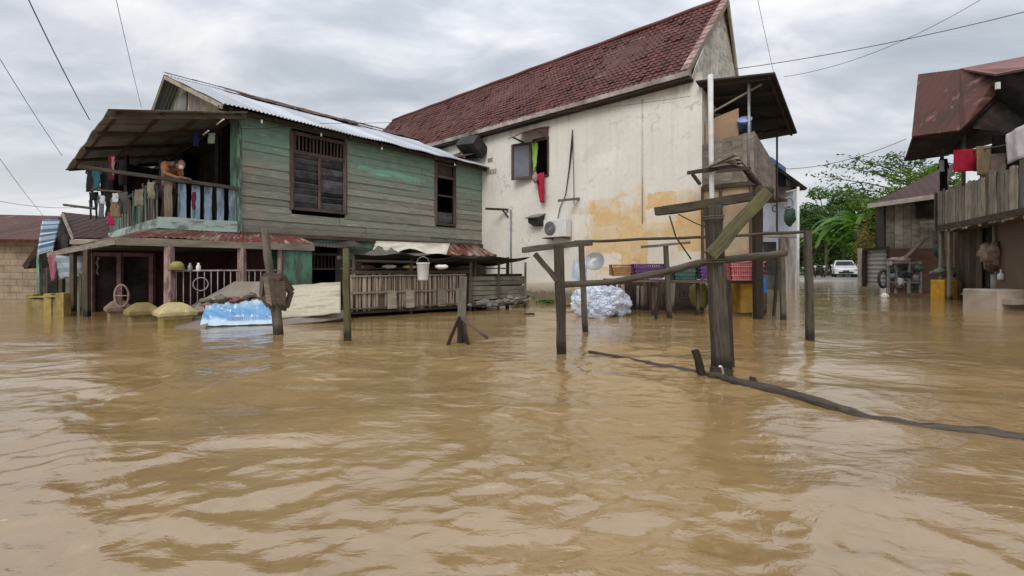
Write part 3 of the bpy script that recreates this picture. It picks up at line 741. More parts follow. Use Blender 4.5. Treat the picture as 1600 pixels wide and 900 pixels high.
# low floor: green board wall, barred window, porch
b = MB(); planks(b, G, .66, L, -.8, 1.76, 0, .4, [(1.42, 2.35, .55, 1.35)], th=.02, lap=.0); b.build('ground_wall', m_teal, gh)
wi = part('window', m_plankdark, gh, lambda b: (b.beam(G(1.42, -.03, .5), G(1.42, -.03, 1.4), .07, .06), b.beam(G(2.35, -.03, .5), G(2.35, -.03, 1.4), .07, .06), b.beam(G(1.46, -.03, 1.36), G(2.31, -.03, 1.36), .06, .06), b.beam(G(1.46, -.03, .98), G(2.31, -.03, .98), .05, .05), b.beam(G(1.46, -.03, .52), G(2.31, -.03, .52), .06, .06)))
part('grille', m_plankdark, wi, lambda b: [b.beam(G(1.53+k*.095, -.01, 1.0), G(1.53+k*.095, -.01, 1.34), .03, .02) for k in range(9)])
b = MB(); b.box((-2.3, 2.6, -.8), (.66, 2.68, 1.41), G); b.box((.62, .03, -.8), (.70, 2.6, 1.76), G)
b.build('porch_back_wall', m_maroon := plain('maroon_boards', (0.085, 0.035, 0.032), .85, .3, 4), gh)
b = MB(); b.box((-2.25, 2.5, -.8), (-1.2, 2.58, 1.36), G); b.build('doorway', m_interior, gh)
b = MB()
for y0 in (2.45,):
    for xx in (-2.25, -1.75, -1.15): b.beam(G(xx, y0, -.8), G(xx, y0, 1.36), .10, .08)
    b.beam(G(-2.25, y0, 1.32), G(-1.15, y0, 1.32), .08, .09)
b.build('door_frame', plain('pink_frame', (0.24, 0.13, 0.13), .7, .25, 6), gh)
part('porch_side_wall', m_green2 := plain('dull_green_plaster', (0.14, 0.17, 0.12), .85, .25, 4, dirt=.5), gh, lambda b: b.box((-2.35, 2.7, -.8), (-2.28, 5.6, 1.36), G))
# low rusted roof over the porch: front slope and the left slope
def zf(x): return 1.50
pl = [(-2.25, -.80), (1.32, -.80), (1.30, -.02), (-1.45, -.02)]
b = MB(); b.corr(G(-1.5, .0, 1.80), G(1.25, .0, 1.80), G(1.32, -.80, 1.56), G(-2.25, -.80, 1.56), .085, .013, rows=4, wob=.05); b.build('low_roof', m_rust, gh, solid=.003, label='rust streaked zinc roof above the porch')
b = MB(); b.corr(G(-1.5, 5.0, 1.78), G(-1.5, .0, 1.80), G(-2.25, -.80, 1.56), G(-2.75, 5.4, 1.42), .09, .013, rows=4, wob=.06); b.build('low_roof', m_rust2 := rusty('brown_rusted_zinc', (.23, .19, .16), (.10, .055, .04), thr=.5, met=.05, rough=.8), gh, solid=.003)
b = MB(); b.beam(G(-2.27, -.84, 1.485), G(1.33, -.84, 1.485), .03, .14, seg=6, jit=.004); b.beam(G(-2.27, -.80, 1.485), G(-2.78, 5.4, 1.34), .03, .11, seg=6, jit=.004); b.build('eave_board', m_palewood, gh)
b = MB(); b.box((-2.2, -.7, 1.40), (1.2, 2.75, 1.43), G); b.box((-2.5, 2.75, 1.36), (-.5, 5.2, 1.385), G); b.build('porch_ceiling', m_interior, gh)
for xx in (-1.484, -.22): part('porch_post', m_pinkpost, gh, lambda b: b.beam(G(xx, -.8, -.8), G(xx, -.8, 1.42), .12, .12, seg=4, jit=.004))
part('porch_post', m_pinkpost, gh, lambda b: b.beam(G(.60, -.72, -.8), G(.60, -.72, 1.42), .09, .09))
for k in range(3): part('porch_post', m_plankdark, gh, lambda b: b.beam(G(-2.45-.06*k, 1.2+k*1.7, -.8), G(-2.45-.06*k, 1.2+k*1.7, 1.38), .09, .09))
b = MB(); b.box((.64, -.78, .1-.9), (1.30, -.74, 1.42), G); b.build('green_panel', m_teal, gh, label='stained green panel beside the porch railing')
rl = part('porch_railing', m_iron, gh, lambda b: (b.tube([G(-1.43, -.8, .95), G(.56, -.8, .95)], .018), b.tube([G(-1.43, -.8, .12), G(.56, -.8, .12)], .018), [b.tube([G(-1.38+k*.118, -.8, .12), G(-1.38+k*.118, -.8, .95)], .009, 6) for k in range(17)],
    b.tube([G(-.98+.13*math.cos(a*math.pi/10), -.83, .68+.13*math.sin(a*math.pi/10)) for a in range(21)], .011, 6, cap=False)), label='cream iron railing with a ring ornament')
# end panels by the kiosk: low rusted roof right part
b = MB(); b.corr(G(1.25, .0, 1.74), G(2.75, .0, 1.70), G(2.8, -.62, 1.52), G(1.28, -.62, 1.50), .085, .014, rows=4, wob=.12); b.build('low_roof', rusty('black_zinc', (.10, .09, .08), (.05, .04, .03), met=.05, rough=.85), gh, solid=.004, label='blackened sagging zinc roof')
b = MB()
for k in range(16):
    x = 5.4+k*.17; b.slab([G(x, -.05+random.uniform(-.1, .1), 1.72+random.uniform(-.08, .1)), G(x+.35, -.1, 1.70+random.uniform(-.1, .1)), G(x+.30, -.75, 1.35+random.uniform(0, .1)), G(x-.05, -.7, 1.38)], .012)
b.build('low_roof', m_rust, gh, label='heap of rusted zinc scraps')
# three fixing knobs under the eave
for x in (.35, 1.75, 3.5, 6.2): part('insulator', m_plaswhite, gh, lambda b: b.lathe(G(x, -.32, 4.36), [(.012, -.045), (.022, -.04), (.022, -.015), (.016, 0), (.022, .015), (.012, .04)], 10))

# ------------------------------------------------------------------ white building
wb = thing('plastered_building', WF(0, 0, -0.8), 'tall off white plastered building with ochre patches and steep maroon tiled roof', 'house', rz=A)
WN = (4.68, 5.29, 3.90, 5.08)
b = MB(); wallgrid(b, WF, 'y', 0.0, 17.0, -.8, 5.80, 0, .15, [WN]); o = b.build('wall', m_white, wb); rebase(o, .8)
b = MB(); wallgrid(b, WF, 'x', .15, 4.0, -.8, 5.80, 0.0, .15, [(.8, 1.8, 3.0, 5.1)]); o = b.build('end_wall', m_white, wb); rebase(o, .8)
b = MB(); b.box((.9, 4.2, 3.6), (.95, 5.9, 5.4), WF); b.box((.15, 4.2, 3.5), (.9, 5.9, 3.55), WF); b.box((.3, .8, 2.6), (3.8, .85, 5.4), WF); b.build('inner_wall', m_interior, wb)
m_pil = plain('plaster_seam', (0.56, 0.525, 0.45), .9, .12, 5, dirt=.3)
# tiled roof: waves across, steps down the slope
def tiles(b, ytop0, ytop1, ybot0, ybot1, xr, zr, xe, ze):
    Lr = math.hypot(xr-xe, zr-ze); rows = 18; cols = 112
    sd = WF.vec(xe-xr, 0, ze-zr).normalized(); nn = WF.vec(0, 1, 0).cross(sd).normalized()
    if nn.z < 0: nn = -nn
    sub = 4
    base = len(b.v)
    for r in range(rows):
        for i in range(cols):
            rr = random.random(); slip = random.uniform(-.006, .010) if random.random() < .9 else random.uniform(.01, .035)
            quad = []
            for j, (vv, lift) in enumerate(((r/rows, 0.0), ((r+1)/rows+.004, .022))):
                for k in range(sub+1):
                    u = (i+k/sub)/cols
                    y = (ytop0+(ytop1-ytop0)*u)*(1-vv)+(ybot0+(ybot1-ybot0)*u)*vv
                    p = WF(xr+(xe-xr)*vv, y, zr+(ze-zr)*vv)+nn*((lift+slip if lift else 0)+.014*math.cos(k/sub*2*math.pi)-.05*math.sin(vv*math.pi)+.03*noise.noise(V((u*9, vv*2, 0))))
                    quad.append(p)
            bi = len(b.v); b.v += quad
            for k in range(sub):
                b.face([bi+k, bi+k+1, bi+sub+2+k, bi+sub+1+k], [(u, v) for u, v in ((0, 0), (1, 0), (1, 1), (0, 1))], rr*.9 if random.random() > .03 else 1.0)
            # front lip
            bi2 = len(b.v); b.v += [quad[sub+1+k]-nn*.03 for k in range(sub+1)]
            for k in range(sub): b.face([bi+sub+1+k, bi+sub+2+k, bi2+k+1, bi2+k], [(0, 0)]*4, .05)
b = MB(); tiles(b, -.02, 16.0, .28, 17.2, 1.95, 8.42, -.30, 5.80); b.build('roof', m_tile, wb)
b = MB(); b.slab([WF(1.97, 0, 8.36), WF(1.97, 16, 8.36), WF(4.2, 17, 5.76), WF(4.2, .2, 5.76)], .06); b.slab([WF(1.93, .02, 8.33), WF(-.22, .32, 5.76), WF(-.22, 17, 5.76), WF(1.93, 16, 8.33)], .03); b.build('roof', m_redroof, wb)
b = MB(); b.tube([WF(1.95, -.05+k*1.0, 8.45+(0.02 if k % 2 else 0)) for k in range(17)], .07, 10); b.build('ridge_cap', m_tile, wb)
# light verge tiles and gable
b = MB()
for k in range(15):
    t = k/15; t2 = (k+1)/15+.01
    def q(t, y, up=0): return WF(1.95-2.25*t, y+.28*t, 8.42-2.62*t+up)
    b.slab([q(t, -.05, .05), q(t, .13, .05), q(t2, .13, .075), q(t2, -.05, .075)], .05)
b.build('verge_tiles', plain('chalky_tiles', (.40, .27, .24), .7, .35, 6, dirt=.4, dirtc=(.16, .07, .06)), wb)
b = MB(); b.beam(WF(1.97, -.02, 8.38), WF(-.24, .24, 5.80), .05, .12); b.beam(WF(1.97, -.02, 8.33), WF(4.2, .2, 5.76), .05, .2); b.build('barge_board', m_palewood, wb)
b = MB()
for k in range(13):
    x = -.1+k*.32; x2 = x+.30; f = lambda x: 8.30-abs(x-1.95)*1.165
    b.slab([WF(x, .22, 5.6), WF(x2, .22, 5.6), WF(x2, .22-.1, f(x2)), WF(x, .22-.1, f(x))], .02)
b.build('gable', wood('gable_boards', (.26, .235, .20), (.80, .76, .68), var=.25, wet=False), wb, label='streaked pale gable boards')
b = MB(); b.beam(WF(-.24, .2, 5.74), WF(-.24, 17, 5.74), .16, .14); b.build('eave_gutter', plain('gutter', (.38, .33, .30), .7, .25, 3, dirt=.6, dirtc=(.10, .07, .055)), wb)
b = MB(); b.box((-.28, .2, 5.60), (-.02, 17, 5.66), WF); b.build('eave_soffit', m_darkwood, wb)
b = MB(); b.tube([WF(-.01, 1.55, 5.5), WF(-.01, 1.55, 2.2)], .02, 6); b.build('wall_pipe', m_pil, wb)
wi = part('window', m_brown, wb, lambda b: (b.beam(WF(-.02, 4.68, 3.88), WF(-.02, 4.68, 5.1), .05, .07), b.beam(WF(-.02, 5.29, 3.88), WF(-.02, 5.29, 5.1), .05, .07), b.beam(WF(-.02, 4.7, 3.89), WF(-.02, 5.27, 3.89), .06, .06), b.beam(WF(-.02, 4.7, 5.08), WF(-.02, 5.27, 5.08), .06, .05)))
cs = part('casement', m_brown, wi, lambda b: (b.beam(WF(-.10, 5.33, 3.86), WF(-.10, 5.33, 5.02), .08, .04, up=WF.vec(1, 0, 0)), b.beam(WF(-.26, 5.93, 3.86), WF(-.26, 5.93, 5.02), .10, .04, up=WF.vec(1, 0, 0)), b.beam(WF(-.11, 5.37, 4.98), WF(-.25, 5.88, 4.98), .04, .09), b.beam(WF(-.11, 5.37, 3.90), WF(-.25, 5.88, 3.90), .04, .09)))
part('pane', plain('hazy_pane', (.16, .17, .21), .25, .1, 3, bmp=0), wi, lambda b: b.slab([WF(-.115, 5.37, 3.93), WF(-.25, 5.88, 3.93), WF(-.25, 5.88, 4.95), WF(-.115, 5.37, 4.95)], .01))
aw = part('awning', m_rust, wb, lambda b: b.corr(WF(0, 4.62, 5.42), WF(0, 5.75, 5.38), WF(-.62, 5.85, 5.14), WF(-.62, 4.66, 5.22), .09, .012, rows=3, wob=.1), solid=.004, label='rusty awning over the window')
part('bracket', m_brown, aw, lambda b: (b.slab([WF(-.02, 4.66, 5.4), WF(-.6, 4.68, 5.18), WF(-.02, 4.66, 4.98)], .02), b.beam(WF(0, 5.7, 5.1), WF(-.5, 5.75, 5.18), .04)))
for (y, z, w) in ((7.2, 4.75, .24), (7.15, 4.35, .5)):
    vb = part('vent_block', m_conc, wb, lambda b: [b.box((-.04, y-w/2+k*w/4+.01, z-.07), (-.002, y-w/2+(k+1)*w/4-.03, z+.07), WF) for k in range(4)])
b = MB(); b.obox(WF(-.3, 7.8, 5.25), WF.vec(0, .45, .05), WF.vec(.25, 0, -.2), WF.vec(.13, 0, .17)); b.build('roof_box', m_black2 := plain('black_sheet', (.035, .033, .033), .6, .3, 4), wb, label='black gutter box at the low end of the eave')
b = MB()
for k in range(12):
    y = 7.6+k*.45; b.slab([WF(-.2, y, 5.15+random.uniform(-.1, .12)), WF(-.25, y+.8, 5.1+random.uniform(-.1, .1)), WF(-1.0, y+.9, 4.85+random.uniform(-.1, .1)), WF(-.9, y+.1, 4.8)], .02)
b.build('lean_to_scraps', rusty('scrap', (.13, .11, .10), (.07, .035, .028), met=0, rough=.9), wb)
# balcony at the street end
bf = m_hard = wood('balcony_boards', (.12, .10, .08), (.34, .29, .235), var=.22, wet=False, grain=.6)
b = MB()
for k in range(5):
    y0 = -.02-k*.228; b.slab([WF(-.02-.006*(k % 2), y0, 3.0+random.uniform(-.04, .03)), WF(-.02-.006*(k % 2), y0-.226, 3.0+random.uniform(-.04, .03)), WF(-.02, y0-.226, 4.02+k*.02+random.uniform(-.02, .03)), WF(-.02, y0, 4.02+k*.02)], .02)
b.build('balcony_panel', bf, wb, label='grey brown boards closing the high balcony')
b = MB()
for k in range(9):
    x0 = k*.256; zt = 4.12-.26*(x0/1.2) if x0 < 1.2 else 3.86-.24*(x0-1.2)
    b.slab([WF(x0, -1.16-.008*(k % 2), 2.95-.08*x0), WF(x0+.25, -1.16-.008*(k % 2), 2.95-.08*x0), WF(x0+.25, -1.16, zt-.05), WF(x0, -1.16, zt)], .02)
b.build('balcony_panel', bf, wb)
b = MB(); b.box((.03, -1.12, 2.93), (3.8, -.02, 2.99), WF); b.build('balcony_floor', m_plankdark, wb)
b = MB(); b.slab([WF(-.01, -.01, -.8), WF(-.01, -.42, -.8), WF(-.01, -.42, 2.9), WF(-.01, -.01, 2.95)], .03); b.slab([WF(0, -.44, -.8), WF(0, -1.08, -.8), WF(0, -1.08, 2.9), WF(0, -.44, 2.9)], .03)
b.build('lower_panel', plain('yellowed_panel', (.52, .40, .26), .85, .2, 3, dirt=.5, dirtc=(.30, .17, .09)), wb)
b = MB()
for y in (-.02, -.44, -1.1): b.beam(WF(-.035, y, -.8), WF(-.035, y, 2.95), .05, .05)
b.beam(WF(-.04, 0, 2.93), WF(-.04, -1.2, 2.93), .08, .1, seg=4, jit=.01); b.build('panel_batten', m_plankdark, wb)
b = MB(); b.slab([WF(-.25, .05, 5.52), WF(-.2, -1.62, 5.27), WF(2.25, -1.62, 4.5), WF(3.3, .05, 4.75)], .04); b.build('balcony_roof', m_blacktarp, wb)
b = MB(); 
for k in range(5): b.beam(WF(-.1+k*.55, 0, 5.42-k*.18), WF(-.05+k*.52, -1.58, 5.2-k*.16), .05, .07)
b.beam(WF(-.15, -1.5, 5.19), WF(2.2, -1.5, 4.45), .05, .07); b.build('balcony_rafters', m_darkwood, wb)
part('balcony_post', m_metal, wb, lambda b: b.tube([WF(0.0, -1.05, 2.9), WF(0.0, -1.05, 5.25)], .035))
part('balcony_post', m_darkwood, wb, lambda b: b.beam(WF(2.05, -1.2, 1.9), WF(2.05, -1.2, 4.5), .035))
b = MB(); b.beam(WF(0, -.1, 4.7), WF(.1, -1.3, 5.18), .04); b.build('brace', m_palewood, wb)
b = MB(); b.slab([WF(.10, -.05, 4.0), WF(.10, -.80, 4.0), WF(.10, -.80, 4.75), WF(.10, -.05, 4.60)], .03); b.build('balcony_board', plain('orange_board', (.36, .24, .15), .8, .1, 2, dirt=.2), wb, label='tan board standing on the balcony edge')
o_drum = MB().lathe(WF(.16, -.92, 4.30), [(.0, -.22), (.14, -.22), (.15, .13), (.155, .14), (.155, .16), (.02, .17)], 18, ax=(-.30, -.55, .75)).build('plastic_drum', plain('blue_plastic', (.055, .10, .25), .35, .1, 3, dirt=.15, spec=.5), origin=WF(.16, -.98, 4.2))
tag(o_drum, 'blue plastic drum with pale lid tipped on the high balcony of the white building', 'drum')
part('lid', plain('pale_blue_plastic', (.30, .42, .68), .4, .1, 3, dirt=.1), o_drum, lambda b: b.lathe(WF(.16, -.92, 4.30), [(.05, .171), (.16, .172), (.16, .195), (.0, .202)], 18, ax=(-.30, -.55, .75)))
# AC and fittings on the wall
ac = thing('air_conditioner', WF(-.2, 4.15, 1.85), 'cream air conditioner unit with round fan on the white wall', 'air conditioner', rz=A)
part('casing', m_plaswhite, ac, lambda b: b.box((-.36, 3.78, 1.93), (-.08, 4.60, 2.46), WF), bevel=.015)
part('fan_guard', m_metal, ac, lambda b: (b.lathe(WF(-.365, 4.34, 2.2), [(.21, 0), (.21, .012), (.18, .016), (.0, .01)], 24, ax=-WF.vec(1, 0, 0)), ))
part('fan_ring', plain('fan_dark', (.10, .10, .10), .6, .2), ac, lambda b: [b.tube([WF(-.385, 4.34+r*math.cos(a*math.pi/12), 2.2+r*math.sin(a*math.pi/12)) for a in range(25)], .007, 5, cap=False) for r in (.06, .10, .14, .18)])
part('bracket', m_darkwood, ac, lambda b: (b.beam(WF(0, 3.9, 1.90), WF(-.42, 3.9, 1.90), .03), b.beam(WF(0, 4.5, 1.90), WF(-.42, 4.5, 1.90), .03), b.beam(WF(-.40, 3.8, 1.905), WF(-.40, 4.6, 1.905), .03)))
vh = thing('vent_hood', WF(-.1, 5.05, 2.6), 'small black hood sticking out of the white wall left of the air conditioner', 'vent')
part('hood', m_metal, vh, lambda b: b.slab([WF(0, 4.78, 2.72), WF(0, 5.25, 2.72), WF(-.42, 5.30, 2.58), WF(-.42, 4.80, 2.58)], .03))
part('mouth', m_black2, vh, lambda b: b.slab([WF(-.02, 4.82, 2.68), WF(-.36, 4.84, 2.56), WF(-.30, 4.86, 2.42), WF(-.02, 4.84, 2.32)], WF.vec(0, .38, 0)))
tag(MB().beam(WF(.0, 3.55, 3.05), WF(-.75, 3.75, 2.93), .07, .07, seg=2, jit=.004).build('timber_bracket', m_postgrey, origin=WF(0, 3.6, 3)), 'short grey timber jutting from the white wall above the air conditioner', 'beam')
wbk = thing('wall_bracket', WF(0, 6.8, 2.8), 'dark timber bracket with a thin pipe hanging from it beside the green house', 'bracket')
part('arm', m_darkwood, wbk, lambda b: (b.beam(WF(-.02, 6.35, 2.96), WF(-.6, 6.85, 2.98), .05, .07), b.beam(WF(0, 6.35, 2.7), WF(-.2, 6.45, 2.95), .04)))
part('pipe', m_metal, wbk, lambda b: b.tube([WF(-.06, 6.2, 2.95), WF(-.06, 6.2, 1.6), WF(-.05, 6.15, 0.1)], .022, 8))
b = MB()
b.tube([WF(-.05, 3.75, 5.12), WF(-.06, 3.78, 4.6), WF(-.05, 3.86, 4.0), WF(-.05, 4.0, 3.2), WF(-.05, 4.2, 2.85), WF(-.1, 4.25, 2.5)], [.014, .03, .02, .014, .014, .014], 6)
b.tube([WF(-.05, 3.75, 5.12), WF(-.07, 3.72, 4.5), WF(-.05, 3.70, 3.4), WF(-.05, 3.70, 2.9)], .010, 6)
tag(b.build('cable', m_black, origin=WF(0, 3.8, 4)), 'dark cables hanging down the white wall to the air conditioner', 'cable')
tag(MB().cloth(WF(-.10, 5.02, 4.95), WF(-.10, 5.26, 4.98), WF(-.10, 5.22, 4.06), WF(-.10, 5.06, 4.20), 10, 14, .05, 4).build('curtain', clothm('lime_cloth', (.30, .55, .08)), origin=WF(-.1, 5, 4.5), solid=.004), 'lime green curtain blowing in the window of the white building', 'curtain')
tag(MB().cloth(WF(-.16, 4.72, 3.98), WF(-.18, 5.06, 3.92), WF(-.16, 4.90, 3.05), WF(-.16, 4.70, 3.02), 12, 16, .05, 5, seed=2).build('cloth', clothm('crimson_cloth', (.42, .03, .06)), origin=WF(-.1, 5, 3.5), solid=.004), 'crimson cloth hanging out of the window of the white building', 'cloth')
tag(MB().ball(WF(-.22, 5.02, 3.82), .10, .10, .17, lump=.5).build('cloth_bundle', clothm('pink_grey_cloth', (.40, .25, .24)), origin=WF(-.2, 5, 3.8)), 'pinkish grey cloth bunched on the sill of the small window', 'cloth')
tag(MB().lathe(P(930, 409, 11.0), [(.02, -.02), (.12, 0), (.21, .045), (.235, .07), (.215, .062), (.12, .02), (0, .01)], 24, ax=(-.35, -.85, .3)).build('satellite_dish', m_metal, origin=P(930, 419, 11.0)), 'round grey satellite dish leaning by the yellowed wall', 'dish')

# planks stack shelf outside the balcony
ps = thing('timber_shelf', WF(-.3, -.5, 3.3), 'rough bracket shelf loaded with broken planks below the high balcony', 'shelf', rz=A)
part('arm', m_plankdark, ps, lambda b: (b.beam(P(1075, 270, 10.9), P(1158, 258, 9.6), .07, .08, seg=4, jit=.006), b.beam(P(1082, 272, 10.9), P(1094, 288, 11.0), .06), b.beam(P(1120, 268, 10.0), P(1172, 263, 9.4), .07, .06, seg=3, jit=.006)))
part('support', m_darkwood, ps, lambda b: (b.beam(P(1152, 250, 9.6), P(1180, 285, 9.9), .07, .07, seg=3, jit=.01), b.beam(P(1170, 268, 9.6), P(1192, 296, 9.9), .05, .07)))
for k in range(4): part('plank', m_palewood if k % 2 else m_plank, ps, lambda b: b.beam(P(1105+k*6, 262-k*4, 10.3), P(1150+k*3, 241+k*6, 9.5), .09, .03))
tag(MB().tube([P(1110, 117, 10.4), P(1111, 220, 10.4), P(1113, 360, 10.4), P(1113, 490, 10.4)], [.06, .055, .055, .055], 12).build('white_pole', m_wpaint, origin=P(1113, 480, 10.4)), 'tall white painted pole in front of the balcony of the white building', 'pole')
# ------------------------------------------------------------------ mooring frame in the foreground
fr_ = thing('jetty', PW(1128, 580), 'rough timber frame with thick leaning post, top beam and diagonal brace standing in the water', 'jetty')
D = 4.47
part('main_post', m_post, fr_, lambda b: b.beam(P(1129, 620, D), P(1114, 322, D+.05), .145, .125, seg=7, jit=.004, w1=.92), bevel=.006)
part('side_plank', m_darkwood, fr_, lambda b: b.beam(P(1141, 610, D+.16), P(1133, 440, D+.16), .10, .04, seg=3, jit=.004))
part('top_beam', m_post, fr_, lambda b: b.beam(P(1024, 331, D+.5), P(1209, 302, D-.08), .10, .085, seg=6, jit=.005), bevel=.006)
part('brace', m_postmoss, fr_, lambda b: b.beam(P(1109, 400, D-.12), P(1199, 300, D-.16), .085, .11, seg=5, jit=.005), bevel=.006)
def lash(b, c, ax, r, n=4, rr=.008):
    ax = V(ax).normalized(); u = ax.cross(V((0, 0, 1))) if abs(ax.z) < .9 else V((1, 0, 0)); u.normalize(); w = ax.cross(u)
    b.tube([V(c)+ax*(k/14*.022)+(u*math.cos(k*2*math.pi/14)+w*math.sin(k*2*math.pi/14))*r*random.uniform(.97, 1.04) for k in range(14*n)], rr, 5)
m_rope = plain('dirty_rope', (.16, .13, .095), .9, .3, 30)
part('lashing', m_rope, fr_, lambda b: (lash(b, P(1114, 345, D+.03), (0, 0, 1), 0.098, 2, .006), lash(b, P(1113, 412, D+.02), (0, 0, 1), .098, 2, .006)))
part('peg', m_post, fr_, lambda b: b.tube([P(1183, 297, D-.1), P(1206, 300, D-.1)], .045, 10))
tag(MB().beam(P(1184, 520, 9.0), P(1184, 298, 9.0), .14, .14, seg=5, jit=.005).build('post', m_darkwood, origin=PW(1184, 499)), 'dark square post behind the frame under the high balcony', 'post')
# long sagging rails
def rail(name, pts, rad, m, label, cat='rail', n=8, jit=.12):
    o = V(pts[0]); return tag(MB().tube(pts, rad, n, jit=jit).build(name, m, origin=(o.x, o.y, o.z)), label, cat)
def interp(P0, steps=5):
    out = []
    for i in range(len(P0)-1):
        for k in range(steps): out.append(P0[i].lerp(P0[i+1], k/steps)+V((0, 0, random.uniform(-.006, .006))))
    return out+[P0[-1]]
rail('rail_pole', interp([P(882, 445, 5.3), P(960, 440, 5.2), P(1040, 424, 4.9), P(1100, 410, 4.6), P(1160, 403, 4.75), P(1227, 396, 5.0)]), .036, m_post, 'thick sagging pole running from the left post across the leaning post')
rail('rail_pole', interp([P(897, 378, 7.3), P(1000, 374, 7.0), P(1110, 370, 6.8), P(1262, 362, 6.4)]), .021, m_post, 'thin straight pole along the top of the posts')
# posts
def post(px0, y0, px1, y1, w, m, label, Yd=None, **kw):
    Y = Yd or FPX*H/(y1-HY); top = P(px0, y0, Y); bot = P(px1, y1, Y); bot = bot+(bot-top)*(.6/(top-bot).length)
    return tag(MB().beam(bot, top, w, w*.9, seg=7, jit=.004, w1=.93, **kw).build('post', m, origin=PW(px1, y1) if not Yd else (bot.x, bot.y, 0), bevel=.004), label, 'post')
lf = thing('gate_post', PW(878, 553), 'weathered post with a cross beam and strut, left end of the frame', 'post')
part('upright', m_post, lf, lambda b: b.beam(P(879, 600, 5.37), P(873, 383, 5.37), .105, .10, seg=7, jit=.004), bevel=.005)
part('cross_beam', m_post, lf, lambda b: b.beam(P(817, 391, 5.6), P(925, 379, 5.3), .09, .065, seg=4, jit=.005), bevel=.004)
part('strut', m_post, lf, lambda b: b.beam(P(836, 397, 5.45), P(872, 440, 5.34), .055, .055, seg=3, jit=.004))
post(908, 378, 914, 518, .085, m_post, 'slim dark post just right of the strutted post')
post(1262, 360, 1266, 532, .085, m_post, 'single dark post standing alone right of the leaning post')
post(1040, 382, 1046, 497, .09, m_post, 'post with a short cross bar behind the sagging pole')
tag(MB().beam(P(1002, 386, 9.2), P(1078, 379, 9.2), .06, .05, seg=3, jit=.004).build('cross_bar', m_postgrey, origin=P(1002, 386, 9.2)), 'short cross bar on top of the post behind the sagging pole', 'beam')
post(1221, 372, 1224, 500, .09, m_postgrey, 'pale weathered post between the leaning post and the lone post')
post(1216, 400, 1209, 494, .05, m_darkwood, 'thin black stake beside the pale weathered post')
post(1031, 440, 1025, 500, .05, m_darkwood, 'thin dark leaning stake under the purple basket', Yd=9.0)
for k, (px, w) in enumerate(((985, .05), (998, .04), (1012, .05))):
    post(px, 425, px-2, 478+k, w, [m_darkwood, m_bamboo, m_plankdark][k], ['dark stake right of the plastic bags', 'pale bamboo stake right of the plastic bags', 'brown stake below the purple basket'][k], Yd=11.2)
post(541, 388, 543, 532, .085, m_postmoss, 'moss yellow square post in front of the bamboo fence')
lp = thing('crooked_post', PW(436, 523), 'crooked leaning branch post with a broken crate on it', 'post')
part('stem', m_postgrey, lp, lambda b: b.tube(interp([P(438, 545, 6.92), P(432, 490, 6.9), P(424, 440, 6.9), P(418, 400, 6.9), P(414, 356, 6.9)], 2), [.075, .07, .068, .065, .062, .06, .058, .055, .05], 8, jit=.12))
crt = thing('broken_crate', P(432, 480, 6.85), 'broken wooden crate wedged on the crooked post', 'crate')
cp = [P(412, 432, 6.80), P(440, 432, 6.85), P(455, 456, 7.0), P(447, 481, 7.0), P(422, 478, 6.8), P(410, 462, 6.75)]
part('frame', m_plankdark, crt, lambda b: [b.beam(cp[i], cp[(i+1) % 6], .05, .10) for i in range(6)])
for k in range(4): part('slat', m_plankdark if k else m_bamboo, crt, lambda b: b.slab([P(412+k*9, 433+k*2, 6.74), P(420+k*9, 433+k*2, 6.74), P(426+k*7, 478, 6.76), P(417+k*7, 472, 6.76)], .02))
sp_ = thing('braced_stump', PW(716, 536), 'upright timber stump with splayed dark struts in front of the bamboo fence', 'post')
part('upright', m_postgrey, sp_, lambda b: b.beam(P(720, 545, 6.2), P(724, 432, 6.2), .10, .09, seg=4, jit=.004), bevel=.005)
part('cap', m_darkwood, sp_, lambda b: (b.beam(P(719, 545, 6.12), P(718, 500, 6.12), .06, .05), b.beam(P(728, 536, 6.12), P(724, 512, 6.12), .05, .05)))
for (a, c) in (((718, 495), (699, 541)), ((722, 498), (762, 529)), ((724, 500), (732, 541))): part('strut', m_darkwood if c[0] < 710 else m_plankdark, sp_, lambda b: b.beam(P(*a, 6.12), P(*c, 6.0), .032, .032, seg=3, jit=.004))
# floating pipe
pts = [P(920, 549, 5.55), P(960, 557, 5.2), P(1000, 565, 4.93), P(1050, 575, 4.6), P(1090, 583, 4.38), P(1120, 590, 4.2), P(1150, 600, 3.97), P(1230, 619, 3.6), P(1300, 637, 3.3), P(1360, 653, 3.08), P(1440, 667, 2.9), P(1520, 677, 2.79), P(1620, 692, 2.64), P(1750, 710, 2.5)]
pts = [V((p.x, p.y, z)) for p, z in zip(pts, (-.004, .006, -.002, .004, .010, .018, .02, .018, .004, -.018, -.012, .006, .010, .016))]
pp = []
for i in range(len(pts)-1):
    for k in range(4): pp.append(pts[i].lerp(pts[i+1], k/4)+V((.006*math.sin(i*3.1+k*1.7), .006*math.sin(i*2.3+k*2.9), .004*math.sin(i*7+k))))
pp.append(pts[-1])
rads = [(.013+.024*min(1, i/(len(pp)*.45)))*random.uniform(.88, 1.14) for i in range(len(pp))]
fp = tag(MB().tube(pp, rads, 14, jit=.13).build('floating_log', wood('wet_log', (.014, .011, .008), (.11, .086, .064), wet=False, rough=.5), origin=(pp[20].x, pp[20].y, 0)), 'long dark wet log floating half sunk from the leaning post to the right edge', 'log')
tag(MB().beam(P(1097, 590, 4.30), P(1086, 547, 4.30), .055, .06, seg=3, jit=.006).build('stump', m_darkwood, origin=P(1097, 588, 4.3)), 'short black stump poking up beside the leaning post', 'stump')
tag(MB().beam(P(1112, 577, 4.28), P(1142, 582, 4.28), .08, .05, seg=3, jit=.01).build('driftwood', m_darkwood, origin=P(1125, 580, 4.3)), 'dark wet wood chunk caught at the foot of the leaning post', 'driftwood')
